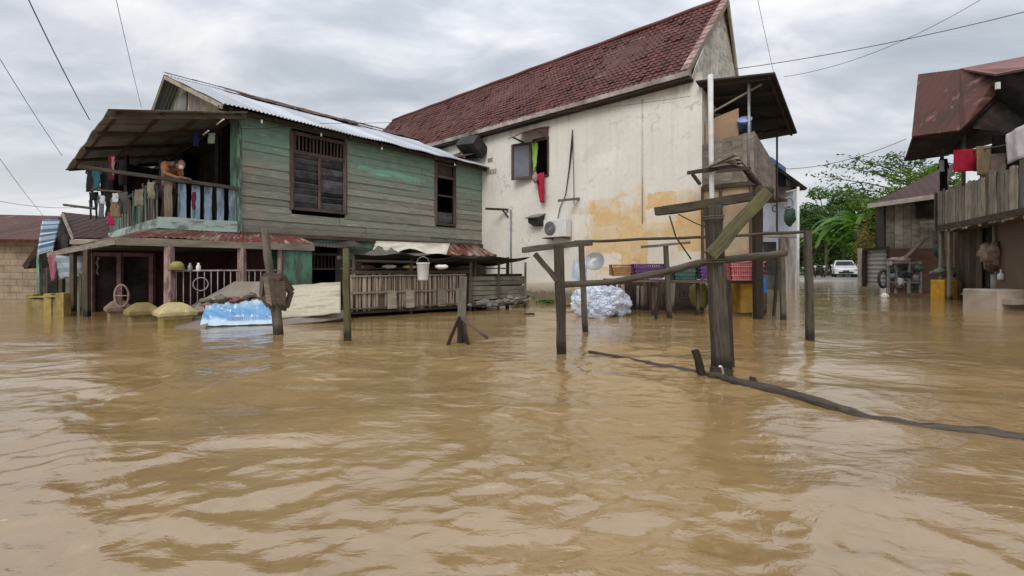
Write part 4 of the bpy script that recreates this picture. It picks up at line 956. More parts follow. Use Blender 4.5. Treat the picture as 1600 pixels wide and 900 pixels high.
tag(MB().ball(P(1176, 595, 4.0), .05, .03, .035, 7, 5, lump=.9).build('debris_lump', m_darkwood, origin=P(1176, 597, 4.0)), 'small dark lump stuck on the floating log', 'debris')
tag(MB().tube([P(1122+5*math.cos(a*.42)+3, 588+15*math.sin(a*.42)-1, 4.10+.10*math.cos(a*.42-1.2)) for a in range(-4, 7)], .009, 8).build('rope', m_plaswhite, origin=P(1128, 590, 4.1)), 'white rope loop tying the log to the leaning post', 'rope')
tag(MB().ball(P(826, 491, 9.9), .13, .07, .03, 8, 5, lump=.8).build('driftwood', m_plankdark, origin=P(826, 492, 9.9)), 'small piece of debris floating in front of the white wall', 'driftwood')
# two thin strings below the top beam
tag(MB().tube([P(1046, 337, 4.85), P(1056, 370, 4.8), P(1080, 405, 4.7)], .008, 5).build('string', m_darkwood, origin=P(1046, 337, 4.85)), 'steep thin string hanging from the end of the top beam', 'string')
tag(MB().tube([P(1060, 335, 4.8), P(1085, 348, 4.75), P(1110, 358, 4.6)], .006, 5).build('string', m_darkwood, origin=P(1060, 335, 4.8)), 'thin string slanting from the top beam to the leaning post', 'string')

# ------------------------------------------------------------------ things between posts and wall
def basket(name, px0, y0, px1, y1, Y, c, label, drape=False):
    y0 += random.uniform(-1, 1); c = tuple(x*.85+.02 for x in c)
    m = plain(name+'_plastic', c, .6, .2, 9, dirt=.35, spec=.3, dirtc=(.2, .16, .12))
    o = thing(name, P((px0+px1)/2, y1, Y), label, 'basket' if not drape else 'crate')
    a, bb, cc, d = P(px0, y0, Y), P(px1, y0, Y), P(px1-3, y1, Y), P(px0+3, y1, Y); back = V((0.05, .42, 0))
    hgt = (a-d).length; wdt = (bb-a).length
    def rim(b): b.tube([a, bb, bb+back, a+back, a], .018, 6, cap=False)
    part('rim', m, o, rim)
    def side(b):
        n = int(wdt/.045)
        for f0, f1_, g0, g1, n in ((a, bb, d, cc, n), (bb, bb+back, cc, cc+back, 8), (a+back, bb+back, d+back, cc+back, n), (a, a+back, d, d+back, 8)):
            for k in range(n+1): b.beam(f0.lerp(f1_, k/n), g0.lerp(g1, k/n), .018, .01)
            for k in range(5): b.beam(f0.lerp(g0, k/4), f1_.lerp(g1, k/4), .012, .022)
        b.slab([d, cc, cc+back, d+back], .02)
    part('side_lattice', m, o, side)
    part('contents', m, o, lambda b: b.obox((a+bb+cc+d)/4+back/2-V((0, 0, .02)), V((wdt*.47, 0, 0)), V((0, .19, 0)), V((0, 0, hgt*.42))))
    return o
basket('purple_basket', 990, 413, 1038, 434, 9.6, (.14, .035, .18), 'purple plastic basket at the left end of the row')
basket('purple_basket', 1092, 414, 1139, 435, 9.6, (.13, .045, .22), 'purple plastic basket directly behind the leaning post')
basket('green_basket', 1052, 418, 1089, 441, 9.7, (.035, .13, .095), 'green plastic basket between the two purple baskets')
basket('red_basket', 1140, 410, 1196, 437, 9.2, (.50, .13, .13), 'coral red plastic basket at the right end of the row')
basket('orange_basket', 955, 414, 989, 430, 9.9, (.46, .24, .09), 'orange plastic basket above the plastic bags')
tb = thing('market_table', P(1090, 478, 9.9), 'rough plank table carrying the row of baskets', 'table')
part('top', m_plankdark, tb, lambda b: b.slab([P(945, 436, 9.7), P(1200, 440, 9.3), P(1200, 440, 9.3)+V((.1, .7, 0)), P(945, 436, 9.7)+V((.1, .7, 0))], .05))
for k, px in enumerate((950, 1020, 1090, 1135, 1192)): part('leg', m_plankdark, tb, lambda b: b.beam(P(px, 438, 9.75), P(px+random.uniform(-2, 2), 530, 9.75), .06, .06))
for k, px in enumerate((960, 1195)): part('leg', m_plankdark, tb, lambda b: b.beam(P(px, 438, 10.3), P(px, 530, 10.3), .06, .06))
def sack(px, y0, y1, w, Y, c, label, cat='sack', name='sack', d=.22, lump=.35, box=False):
    m = plain(name+'_'+str(px), c, .75, .2, 5, dirt=.3)
    ce = P(px, (y0+y1)/2+4, Y); h = (y1-y0)/FPX*Y; ww = w/FPX*Y
    b = MB()
    if box: b.obox(ce, V((ww/2, 0.03, 0)), V((-.02, d, 0)), V((0, 0, h/2+.08)))
    else: b.ball(ce, ww/2*1.1, d, h/2*1.15, 14, 10, lump=lump)
    return tag(b.build(name, m, origin=(ce.x, ce.y, ce.z-h/2), bevel=.02 if box else 0), label, cat)
sack(1094, 440, 475, 30, 10.3, (.26, .25, .06), 'olive yellow sack under the green basket')
sack(1120, 443, 478, 22, 10.0, (.52, .44, .28), 'cream sack with torn folds behind the leaning post', lump=.6)
sack(1164, 442, 478, 34, 10.1, (.50, .29, .045), 'yellow box crate under the coral red basket', 'crate', 'yellow_crate', box=True)
sc_ = thing('plank_screen', P(1040, 478, 11.0), 'broken upright plank screen in the shade behind the basket table', 'fence')
part('backing', m_darkwood, sc_, lambda b: b.slab([P(968, 500, 11.1), P(1100, 500, 10.9), P(1100, 438, 10.9), P(968, 436, 11.1)], .03))
random.seed(44)
for k in range(17):
    px = 970+k*7.8+random.uniform(-2, 2)
    part('plank', random.choice([m_plank, m_plankdark, m_bamboo, m_darkwood]), sc_, lambda b: b.beam(P(px, 505, 11.0), P(px+random.uniform(-4, 4), random.uniform(436, 458), 10.95), random.uniform(.05, .12), .02, seg=2, jit=.004))
random.seed(9)
sack(904, 470, 478, 30, 12.0, (.22, .10, .07), 'reddish brown bundle at the foot of the wall left of the plastic bags', 'bundle', 'bundle', lump=.7)
def blue(px0, y0, px1, y1, Y, label):
    tag(MB().cloth(P(px0, y0, Y), P(px1, y0+1, Y), P(px1+2, y1, Y), P(px0+2, y1-2, Y), 10, 10, .03, 4).build('blue_cloth', clothm('blue_sheet', (.03, .17, .52)), origin=P(px0, y0, Y), solid=.004), label, 'cloth')
blue(1182, 376, 1192, 404, 9.3, 'blue cloth hanging above the coral red basket'); blue(1184, 432, 1196, 459, 9.1, 'blue plastic sheet hanging below the coral red basket')
# bags of bottles
bagm, t, p = newmat('clear_bag'); p.inputs['Base Color'].default_value = (.60, .64, .72, 1); p.inputs['Roughness'].default_value = .2; p.inputs['Specular IOR Level'].default_value = .6; p.inputs['Transmission Weight'].default_value = .35
vo = t.nodes.new('ShaderNodeTexVoronoi'); vo.inputs['Scale'].default_value = 9; t.links.new(coord(t), vo.inputs['Vector'])
cc_ = ramp(t, vo.outputs['Color'], [(0.1, (.36, .40, .50)), (.5, (.52, .56, .66)), (.9, (.70, .74, .82))])
t.links.new(cc_, p.inputs['Base Color']); bump(t, p, math_(t, 'ADD', vo.outputs[0], noi(t, coord(t), 20, 5, .7)), .7, .02)
bg_ = thing('bottle_bags', P(940, 497, 9.4), 'big heap of clear bags stuffed with plastic bottles floating by the wall', 'bags')
for (px, y, w, h, dY) in ((915, 474, 42, 46, 0), (948, 468, 56, 44, .05), (968, 476, 34, 38, .2), (938, 484, 44, 30, -.15), (930, 458, 40, 26, .2)):
    k = 9.5+dY
    def f(b):
        c = P(px, y, k); rx = w/2/FPX*k; rz = h/2/FPX*k
        def g(u, v):
            th = math.pi*v; ph = 2*math.pi*u
            q = V((math.sin(th)*math.cos(ph), math.sin(th)*math.sin(ph), math.cos(th)))
            s = 1+.25*noise.noise(q*2.5+V((px, 0, 0)))-.20*abs(noise.noise(q*5+V((px, 0, 0))))-.10*abs(noise.noise(q*13+V((px, 3, 0))))
            return c+V((q.x*rx*s*1.08, q.y*.25*s, q.z*rz*s*1.08))
        b.grid(g, 72, 44, smooth=False)
    part('bag', bagm, bg_, f)
tag(MB().cloth(P(895, 405, 9.9), P(918, 402, 9.9), P(916, 445, 9.9), P(893, 450, 9.8), 10, 12, .05, 5).build('clear_sheet', bagm, origin=P(905, 450, 9.9), solid=.005), 'crumpled clear plastic sheet hanging left of the satellite dish', 'sheet')

# ------------------------------------------------------------------ kiosk with bamboo fence
K = Frame(P(546, 497, 9.25).xy.to_3d(), math.atan2(2.35, 3.35))
kx = 4.1
kk = thing('market_stall', K(0, 0, 0), 'low roadside stall under sagging dark tarp sheets beside the green house', 'stall', rz=K.a)
for x, y in ((.1, .1), (1.3, .02), (2.9, .02), (3.9, .1), (.1, 1.3), (3.9, 1.3)): part('post', m_plankdark, kk, lambda b: b.tube([K(x, y, -.8), K(x+.02, y, .9), K(x+.03, y, 1.28)], [.05, .045, .04], 8, jit=.1))
def tarp(b, pts, seed, amp=.04, nu=22, nv=12):
    a, bb, c, d = pts
    b.grid(lambda u, v: a.lerp(bb, u).lerp(d.lerp(c, u), v)+V((0, 0, amp*noise.noise(V((u*5+seed, v*3, 0)))+amp*.5*math.sin(u*16+seed)-.06*math.sin(v*math.pi))), nu, nv, uvscale=(3, 1.5))
part('tarp_roof', m_blacktarp, kk, lambda b: tarp(b, (P(552, 398, 9.1), P(705, 398, 10.1), P(720, 411, 12.2), P(566, 412, 11.0)), 1), solid=.008)
part('tarp_roof', m_blacktarp, kk, lambda b: tarp(b, (P(668, 403, 9.8), P(828, 403, 11.2), P(770, 413, 12.0), P(690, 414, 12.0)), 4), solid=.008)
part('tarp_roof', m_tarp2 := plain('grey_tarp', (.12, .105, .085), .8, .3, 3, dirt=.4), kk, lambda b: tarp(b, (P(590, 386, 11.4), P(650, 390, 11.8), P(705, 398, 10.6), P(560, 399, 9.3)), 8, .05), solid=.01, label='grey brown tarp sheet')
part('white_board', plain('cream_board', (.60, .55, .45), .6, .1, 4, dirt=.3), kk, lambda b: b.grid(lambda u, v: P(588+u*115-v*6, 377+u*4+v*(15+6*math.sin(u*9)), 11.9-v*.9), 12, 4), solid=.02, label='cream board lying on top of the tarps')
part('ridge_bar', m_darkwood, kk, lambda b: b.tube([P(556, 408, 9.1), P(660, 410, 9.9), P(772, 401, 11.2)], .03))
part('back_board', m_interior, kk, lambda b: b.slab([K(.05, 1.25, -.6), K(4.0, 1.25, -.6), K(4.0, 1.25, 1.2), K(.05, 1.25, 1.2)], .03))
part('shelf', m_plankdark, kk, lambda b: (b.box((.1, .15, .98), (3.9, 1.1, 1.01), K), b.box((.05, .0, .88), (2.85, .06, .95), K)))
part('floor', m_darkwood, kk, lambda b: b.box((-.1, -.06, .08), (4.0, 1.2, .13), K))
bfence = thing('bamboo_fence', K(0, -.06, .1), 'pale split bamboo slat fence closing the front of the stall', 'fence', rz=K.a)
def slats(b):
    x = 0.03
    while x < 2.55:
        w = random.uniform(.022, .05); zb = .12+random.uniform(0, .05); zt = .86+random.uniform(-.02, .03)
        if random.random() < .12: zb = .45
        b.beam(K(x, -.06+random.uniform(-.01, .01), zb), K(x+random.uniform(-.015, .015), -.06, zt), w, .015, seg=2, jit=.002, up=K.vec(0, 1, 0)); x += w+random.uniform(.002, .022)
part('slats', m_bamboo, bfence, slats)
part('backing', m_plankdark, bfence, lambda b: b.box((.0, -.025, .15), (2.6, -.01, .84), K))
for z in (.18, .5, .84): part('rail', m_bamboo if z > .2 else m_plankdark, bfence, lambda b: b.beam(K(0, -.09, z), K(2.62, -.09, z+.01), .02, .03, seg=5, jit=.003))
for x in (.75, 1.15, 1.9, 2.35): part('patch', m_palewood, bfence, lambda b: b.slab([K(x, -.1, .15), K(x+.2, -.1, .15), K(x+.19, -.1, .52), K(x, -.1, .55)], .01))
pf = thing('plank_fence', K(2.7, -.06, .1), 'dark broken plank fence right of the bamboo slats', 'fence', rz=K.a)
part('planks', m_plank, pf, lambda b: [b.beam(K(2.72, -.05, .18+k*.115), K(4.35, -.05+random.uniform(-.02, .02), .18+k*.115+random.uniform(-.02, .02)), .015, .095, seg=3, jit=.003) for k in range(6)])
part('backing', m_darkwood, pf, lambda b: b.box((2.7, .0, .12), (4.3, .02, .86), K))
for x in (2.72, 3.5, 4.3): part('post', m_postgrey, pf, lambda b: b.beam(K(x, -.10, -.6), K(x+.03, -.10, 1.15), .06, .06, seg=4, jit=.005))
for k in range(14): 
    x = 2.7+random.random()*1.6; z = .12+random.random()*.3
    b = MB()
    if k < 7: b.ball(K(x, -.28, z*.6+.05), .06+.05*random.random(), .05, .05, 8, 6, lump=.8)
    else: b.beam(K(x-.2, -.2, z*.5), K(x+.25, -.3, z*.5+.12), .05, .03)
    tag(b.build('scrap', random.choice([m_plank, m_plankdark, m_conc, m_zincold]), origin=K(x, -.28, .05)), 'small scrap of rubbish jammed at the foot of the dark plank fence', 'rubbish', 'scraps at the foot of the plank fence')
bk = thing('white_bucket', P(661, 438, 9.6), 'white plastic bucket hanging at the front of the stall', 'bucket')
part('body', m_plaswhite, bk, lambda b: b.lathe(P(661, 438, 9.55), [(.10, 0), (.105, .02), (.13, .34), (.14, .345), (.14, .365), (.125, .36), (.1, .05), (.0, .04)], 20))
part('handle', m_metal, bk, lambda b: b.tube([P(661, 438, 9.55)+V((.135*math.cos(a*math.pi/8), 0, .33+.16*math.sin(a*math.pi/8))) for a in range(9)], .006, 6))
for k, (px, c) in enumerate(((608, (.75, .74, .7)), (690, (.7, .7, .68)), (575, (.35, .12, .08)), (640, (.6, .55, .2)))):
    tag(MB().ball(P(px, 417, 9.9+.2*k*.3), .16, .10, .05, 10, 6, lump=.4).build('packet', plain('packet%d' % k, c, .5, .1), origin=P(px, 420, 9.9)), ['white packet on the stall shelf left of the bucket', 'white packet on the stall shelf right of the bucket', 'red brown packet at the left end of the stall shelf', 'yellow packet on the stall shelf beside the bucket'][k], 'packet')

# ------------------------------------------------------------------ banner, leaning boards, rubbish before the porch
m_ban, t, p = newmat('banner_print'); uv = coord(t, 'UV'); s2 = t.nodes.new('ShaderNodeSeparateXYZ'); t.links.new(uv, s2.inputs[0])
c0 = ramp(t, math_(t, 'ADD', s2.outputs[1], math_(t, 'MULTIPLY', noi(t, uv, 3, 4), .35)), [(0.30, (.46, .58, .68)), (.42, (.11, .27, .50)), (.72, (.20, .38, .56)), (.86, (.50, .58, .62)), (1.0, (.30, .25, .20))])
c0 = mixc(t, ramp(t, noi(t, vmul(t, uv, (9, 3, 1)), 2.0, 4), [(.60, (0,)*3), (.64, (.7,)*3)]), c0, (.75, .8, .85))
t.links.new(c0, p.inputs['Base Color']); p.inputs['Roughness'].default_value = .45; bump(t, p, noi(t, uv, 4, 5), .5, .03)
ba, bb_, bc, bd = P(327, 470, 8.6), P(410, 462, 8.9), P(430, 505, 8.1), P(312, 517, 7.75)
bd = V((bd.x, bd.y, .02)); bc = V((bc.x, bc.y, .02))
bn = tag(MB().grid(lambda u, v: bd.lerp(bc, u).lerp(ba.lerp(bb_, u), v)+min(1, v*2.5+.12)*V((0, -.03*abs(noise.noise(V((u*7, v*5, 4)))), .10*abs(noise.noise(V((u*5+v*2, v*4, 0))))+.05*abs(noise.noise(V((u*11, v*9+u*5, 2))))+.04*math.sin(v*math.pi))), 60, 36, uvscale=(1, 1)).build('banner', m_ban, origin=(bd.x, bd.y, 0), solid=.006), 'crumpled blue and white printed banner slumped into the water', 'banner')
def letter_rows(m, par):          # small illegible print along the foot of the banner
    b = MB()
    for r_, v in ((0, .10), (1, .15)):
        u = .35
        while u < .95:
            w = random.uniform(.012, .03); q = lambda uu, vv: bd.lerp(bc, uu).lerp(ba.lerp(bb_, uu), vv)+V((0, -.012, .05*math.sin(vv*math.pi)+.03))
            b.slab([q(u, v), q(u+w, v), q(u+w, v+.025), q(u, v+.025)], .002); u += w+.012
    return b.build('print', m, par)
letter_rows(plain('print_ink', (.12, .25, .5), .5, .1), bn)
rub = [m_rust, plain('pinkbrown', (.27, .15, .12), .85, .3), m_plank]
for k in range(16):
    u = random.random(); c = ba.lerp(bb_, .05+.8*u)+V((random.uniform(-.1, .2), random.uniform(-.25, -.02), random.uniform(-.08, .04)))
    b = MB().ball(c, random.uniform(.06, .15), .1, random.uniform(.03, .07), 9, 6, lump=1.0)
    tag(b.build('rubble', rub[k % 3], origin=c-V((0, 0, .05))), 'lump of broken rubble lying on the blue banner', 'rubble', 'rubble on the blue banner')
m_greyboard = plain('grey_board', (.25, .215, .18), .85, .15, 2.5, dirt=.4)
lb = tag(MB().slab([P(270, 493, 9.2), P(318, 486, 9.0), P(412, 466, 9.0), P(412, 440, 9.3), P(366, 440, 9.4), P(345, 452, 9.3)], .03).build('leaning_board', m_greyboard, origin=P(340, 495, 9.2)), 'grey brown board leaning against the porch railing behind the banner', 'board')
m_creampanel = rusty('cream_panel', (.47, .43, .32), (.20, .155, .10), thr=.60, sc=2.6, met=0, rough=.75, soft=.12, stretch=(.5, 3, 1))
cpn = thing('fallen_sheet', PW(470, 503), 'large cream panel leaning on the bank between banner and bamboo fence', 'panel')
part('sheet', m_creampanel, cpn, lambda b: b.grid(lambda u, v: P(442+u*90-14*v*(1-u), 447-6*u-(0)+v*(52-4*u), 9.4-.2*u-v*.9)+V((0, 0, .02*noise.noise(V((u*5, v*5, 2))))), 18, 8), solid=.02)
part('sheet', m_greyboard, cpn, lambda b: b.slab([P(438, 508, 8.15), P(500, 502, 8.35), P(548, 494, 8.6), P(538, 484, 8.75), P(436, 500, 8.3)], .02))
tag(MB().slab([P(270, 516, 7.6), P(318, 516, 7.5), P(330, 497, 8.1), P(286, 490, 8.3)], .03).build('leaning_board', m_greyboard, origin=PW(290, 512)), 'low wet board between the yellow pillar and the blue banner', 'board')

# pillars with pyramid caps
def pillar(px, ytop, ybase, wpx, m, mc, label):
    Y = FPX*H/(ybase-HY); c = PW(px, ybase); c.z = 0; ht = (ybase-ytop)/FPX*Y; w = wpx/FPX*Y
    o = thing('fence_pillar', c, label, 'pillar', 'masonry pillars with pyramid caps', rz=A)
    f = Frame(c+V((0, .2, 0)), A)
    part('shaft', m, o, lambda b: b.box((-w*.31, -w*.31, -.8), (w*.31, w*.31, ht-.26), f), bevel=.01)
    def cap(b):
        z0 = ht-.20; prof = [(w*.36, z0-.09), (w*.40, z0-.04), (w*.50, z0-.015), (w*.50, z0+.05), (w*.28, z0+.16), (w*.16, z0+.20)]
        bi = len(b.v)
        for r, z in prof:
            for sx, sy in ((-1,-1),(1,-1),(1,1),(-1,1)): b.v.append(f(sx*r*.82, sy*r*.82, z))
        for j in range(len(prof)-1):
            for k in range(4): b.face([bi+j*4+k, bi+j*4+(k+1) % 4, bi+(j+1)*4+(k+1) % 4, bi+(j+1)*4+k], [(0,0),(1,0),(1,1),(0,1)], .5)
        b.face([bi+(len(prof)-1)*4+k for k in range(4)], [(0,0)]*4, .5)
    part('cap', mc, o, cap, bevel=.012)
pillar(260, 474, 512, 62, m_ochre, plain('ochre_cap', (.50, .40, .20), .8, .2, 7, dirt=.3), 'nearest ochre pillar with a pale yellow pyramid cap')
pillar(209, 474, 504, 52, m_ochredk, m_ochredk, 'dull brown capped pillar left of the nearest yellow one')
pillar(172, 470, 497, 40, m_ochredk, plain('pinkbrown_cap', (.26, .17, .13), .85, .2, 7), 'small pinkish capped pillar farthest left of the three')
# lattice wheel leaning
tag(MB().tube([P(190+11*math.cos(a*math.pi/10), 462+17*math.sin(a*math.pi/10), 9.3) for a in range(21)], .02, 8, cap=False).tube([P(190, 447, 9.3), P(190, 479, 9.3)], .012).tube([P(179, 462, 9.3), P(201, 462, 9.3)], .012).build('lattice_ring', m_pinkpost, origin=P(190, 482, 9.3)), 'faded pink ring ornament standing behind the capped pillars', 'ornament')
# yellow low wall on the left
yw = thing('yellow_wall', PW(75, 492), 'low yellow masonry wall with three piers standing in the water', 'wall')
for k, px in enumerate((52, 80, 99)):
    Y = 10.6-.55*k; part('pier', m_ochre, yw, lambda b: b.obox(P(px, 478, Y), V((.085, 0, 0)), V((0, .085, 0)), V((0, 0, .27))), bevel=.01)
part('panel', m_ochredk, yw, lambda b: (b.slab([P(50, 500, 10.5), P(80, 500, 10.1), P(80, 467, 10.1), P(50, 467, 10.5)], .08), b.slab([P(82, 500, 10.0), P(99, 500, 9.6), P(99, 463, 9.6), P(82, 464, 10.0)], .08)))
part('coping', m_ochre, yw, lambda b: b.beam(P(50, 464, 10.55), P(99, 462, 9.65), .12, .04))

# ------------------------------------------------------------------ houses on the left
h1 = thing('brick_house', P(20, 478, 13.5), 'low tan block house with plain dark red roof at the left edge', 'house')
part('wall', m_brick, h1, lambda b: (b.poly([P(-90, 520, 13.2), P(66, 520, 13.6), P(66, 372, 13.6), P(-90, 372, 13.2)], uvs=[(0, 0), (3.2, 0), (3.2, 2.7), (0, 2.7)]), b.poly([P(66, 520, 13.6), P(78, 520, 16.5), P(78, 372, 16.5), P(66, 372, 13.6)], uvs=[(0, 0), (3, 0), (3, 2.7), (0, 2.7)])), solid=.1)
part('roof', m_redroof, h1, lambda b: b.slab([P(-110, 336, 16.0), P(96, 341, 16.0), P(76, 379, 13.2), P(-100, 376, 12.9)], .08))
part('barge_board', m_plankdark, h1, lambda b: b.beam(P(70, 372, 13.2), P(38, 418, 12.9), .05, .12))
h2 = thing('shed', P(80, 480, 12.6), 'small shed with a blue and white striped sheet roof', 'shed')
mstripe = clothm('striped_sheet', (.16, .27, .40), ((.55, .62, .70), 1.9, 'Y'))
part('roof', mstripe, h2, lambda b: b.grid(lambda u, v: P(66+u*29-v*8*(1-u)-v*u*12, 343+v*55-u*v*8+3*math.sin(v*22), 12.6-v*.4+u*.3), 10, 24, uvscale=(1, 1.6)), solid=.02)
part('wall', m_interior, h2, lambda b: b.slab([P(42, 420, 13.1), P(64, 398, 13.0), P(96, 392, 13.0), P(96, 500, 13.0), P(80, 500, 13.0), P(80, 418, 13.1)], .1))
part('door', m_green2, h2, lambda b: b.slab([P(96, 500, 12.8), P(118, 500, 12.8), P(118, 400, 12.8), P(96, 400, 12.8)], .05))
part('post', m_mint, h2, lambda b: b.beam(P(62, 500, 12.4), P(61, 396, 12.4), .07))
h3 = thing('brown_roof_house', P(140, 480, 13.6), 'dark house with brown sheet roof and open gable behind the green house porch', 'house')
part('roof', m_brownroof, h3, lambda b: b.slab([P(97, 334, 14.6), P(210, 346, 14.6), P(210, 375, 12.9), P(116, 374, 12.9)], .06))
part('gable', m_interior, h3, lambda b: b.slab([P(97, 340, 14.0), P(112, 375, 13.2), P(112, 500, 13.2), P(90, 500, 14.0), P(88, 390, 14.2)], .08))
part('barge_board', m_palewood, h3, lambda b: (b.beam(P(98, 336, 13.9), P(115, 375, 12.9), .04, .10), b.beam(P(97, 336, 14.0), P(86, 392, 14.4), .04, .10)))
part('eave_board', m_palewood, h3, lambda b: b.beam(P(110, 378, 12.8), P(205, 378, 12.8), .05, .12))
part('wall', m_plankdark, h3, lambda b: b.slab([P(112, 500, 13.1), P(210, 500, 13.1), P(210, 376, 13.1), P(112, 376, 13.1)], .08))
# cloth banner hanging by the left porch
m_old = clothm('faded_banner', (.36, .41, .44), ((.22, .26, .29), 1.3, 'Y'))
tag(MB().cloth(P(88, 399, 11.0), P(152, 401, 10.5), P(150, 430, 10.5), P(90, 437, 11.0), 20, 10, .05, 1.5).build('faded_banner', m_old, origin=P(120, 400, 10.8), solid=.005), 'faded grey white banner slung under the left porch eave', 'banner')
tag(MB().cloth(P(76, 398, 11.0), P(89, 398, 11.0), P(88, 438, 11.0), P(78, 440, 11.0), 8, 10, .05, 5).build('cloth', clothm('dusty_pink', (.36, .14, .18)), origin=P(82, 398, 11), solid=.005), 'dusty pink cloth hanging left of the faded banner', 'cloth')
for k, px in enumerate((128, 142)):
    tag(MB().beam(P(px, 510, 10.8), P(px-2, 402, 10.8), .06, .06, seg=4, jit=.006).build('post', m_plankdark, origin=PW(px, 488)), ['thin brown post under the left end of the faded banner', 'thin brown post under the right end of the faded banner'][k], 'post')
# ------------------------------------------------------------------ laundry on the balcony
def garment(px, y0, w, h, Y, m, label, name='shirt', cat='clothing', group=None):
    a = P(px, y0, Y); s = Y/FPX; w *= s*(1.7 if px < 210 else 1.1); h *= s; dx = V((1, -.3, 0)).normalized()
    b = MB()
    if name == 'shirt':
        b.cloth(a-dx*w*.32, a+dx*w*.32, a+dx*w*.34-V((0, 0, h)), a-dx*w*.34-V((0, 0, h)), 10, 10, .02, 5, seed=px)
        b.cloth(a-dx*w*.5-V((0, 0, h*.28)), a-dx*w*.32, a-dx*w*.30-V((0, 0, h*.22)), a-dx*w*.42-V((0, 0, h*.36)), 4, 4, .01)
        b.cloth(a+dx*w*.32, a+dx*w*.5-V((0, 0, h*.28)), a+dx*w*.42-V((0, 0, h*.36)), a+dx*w*.30-V((0, 0, h*.22)), 4, 4, .01)
    elif name == 'trousers':
        b.cloth(a-dx*w*.45, a+dx*w*.45, a+dx*w*.46-V((0, 0, h*.3)), a-dx*w*.46-V((0, 0, h*.3)), 8, 4, .02, 4, seed=px)
        for s_ in (-1, 1): b.cloth(a+dx*w*(.24*s_-.22)-V((0, 0, h*.3)), a+dx*w*(.24*s_+.22)-V((0, 0, h*.3)), a+dx*w*(.28*s_+.14)-V((0, 0, h)), a+dx*w*(.28*s_-.14)-V((0, 0, h)), 5, 8, .02, 4, seed=px)
    else: b.cloth(a-dx*w/2, a+dx*w/2, a+dx*w*.45-V((0, 0, h)), a-dx*w*.48-V((0, 0, h)), 10, 10, .025, 5, seed=px)
    return tag(b.build(name, m, origin=a, solid=.006), label, cat, group)
cb = {k: clothm(k, c) for k, c in {'teal_cloth': (.03, .10, .11), 'black_cloth': (.02, .02, .022), 'maroon_cloth': (.10, .015, .025), 'pink_cloth': (.32, .14, .16), 'navy_cloth': (.02, .035, .10), 'greenwhite_cloth': (.30, .36, .28), 'white_cloth': (.55, .56, .58), 'red_cloth': (.36, .02, .045), 'khaki_cloth': (.20, .15, .09), 'magenta_cloth': (.38, .02, .09), 'grey_cloth': (.12, .12, .13)}.items()}
garment(142, 256, 15, 44, 10.2, cb['black_cloth'], 'black shirt hanging at the far corner of the balcony')
garment(151, 262, 14, 34, 9.9, cb['teal_cloth'], 'dark teal shirt hanging beside the black one on the balcony')
garment(175, 242, 12, 40, 9.6, cb['maroon_cloth'], 'maroon shirt hanging under the balcony roof')
garment(177, 245, 5, 30, 9.4, cb['pink_cloth'], 'narrow pink cloth hanging under the balcony roof', 'towel')
garment(307, 206, 15, 22, 9.9, cb['navy_cloth'], 'navy shirt on the line high in the balcony')
garment(331, 208, 11, 16, 9.9, cb['greenwhite_cloth'], 'pale green striped cloth on the line high in the balcony', 'towel')
garment(146, 300, 14, 42, 10.4, cb['black_cloth'], 'black trousers hanging below the balcony corner', 'trousers')
garment(158, 305, 12, 36, 10.0, cb['grey_cloth'], 'dark grey shirt hanging outside the balcony lattice')
garment(170, 298, 14, 40, 9.7, cb['black_cloth'], 'black shirt hanging outside the balcony lattice')
garment(181, 310, 12, 30, 9.4, cb['khaki_cloth'], 'khaki cloth hanging on the balcony lattice', 'towel')
garment(160, 306, 6, 12, 9.6, cb['white_cloth'], 'small white cloth on the outer clothes pole', 'towel')
garment(181, 302, 7, 14, 9.3, cb['white_cloth'], 'small white cloth over the balcony lattice', 'towel')
garment(173, 332, 8, 20, 9.6, cb['magenta_cloth'], 'magenta cloth hanging lowest at the balcony corner', 'towel')
garment(190, 250, 14, 40, 9.9, cb['black_cloth'], 'black shirt in the shade beside the maroon one')
garment(254, 250, 16, 60, 10.2, clothm('shade_blue', (.035, .05, .09)), 'dusky blue cloth hanging inside the balcony', 'towel')
garment(236, 285, 14, 26, 9.4, clothm('pale_olive', (.30, .29, .20)), 'pale olive cloth draped on the balcony lattice', 'towel')
garment(218, 296, 18, 26, 9.2, clothm('dun', (.22, .19, .14)), 'dun brown rag draped on the balcony lattice', 'towel')
garment(303, 300, 10, 28, 8.9, cb['maroon_cloth'], 'dark red cloth hanging through the blue balusters', 'towel')
garment(166, 256, 16, 60, 10.3, cb['black_cloth'], 'long black garment between the teal shirt and the maroon shirt', 'dress')
garment(190, 300, 16, 34, 9.9, cb['grey_cloth'], 'dark grey garment behind the balcony lattice', 'dress')
tag(MB().tube([G(-1.4, .2, 3.80), G(-.8, .3, 3.74), G(0, .2, 3.80)], .006, 5).build('clothes_line', m_black, origin=G(-1.4, .2, 3.8)), 'clothes line across the top of the balcony', 'line')
tag(MB().tube([P(100, 320, 10.6), P(148, 326, 10.2)], .028, 8).build('clothes_pole', m_postgrey, origin=P(100, 320, 10.6)), 'grey pole sticking out left below the balcony laundry', 'pole')
tag(MB().tube([P(140, 296, 10.3), P(190, 300, 9.2)], .022, 8).build('clothes_pole', m_plankdark, origin=P(140, 296, 10.3)), 'dark clothes pole outside the balcony lattice', 'pole')
# tube lamps under roof: unlit white tubes
for k, (a, c) in enumerate((((338, 195), (350, 186)), ((317, 211), (326, 204)))):
    tag(MB().tube([P(*a, 9.8), P(*c, 9.7)], .014, 8).build('tube_lamp', m_plaswhite, origin=P(*a, 9.8)), ['upper short white lamp tube under the balcony roof', 'lower short white lamp tube under the balcony roof'][k], 'lamp')
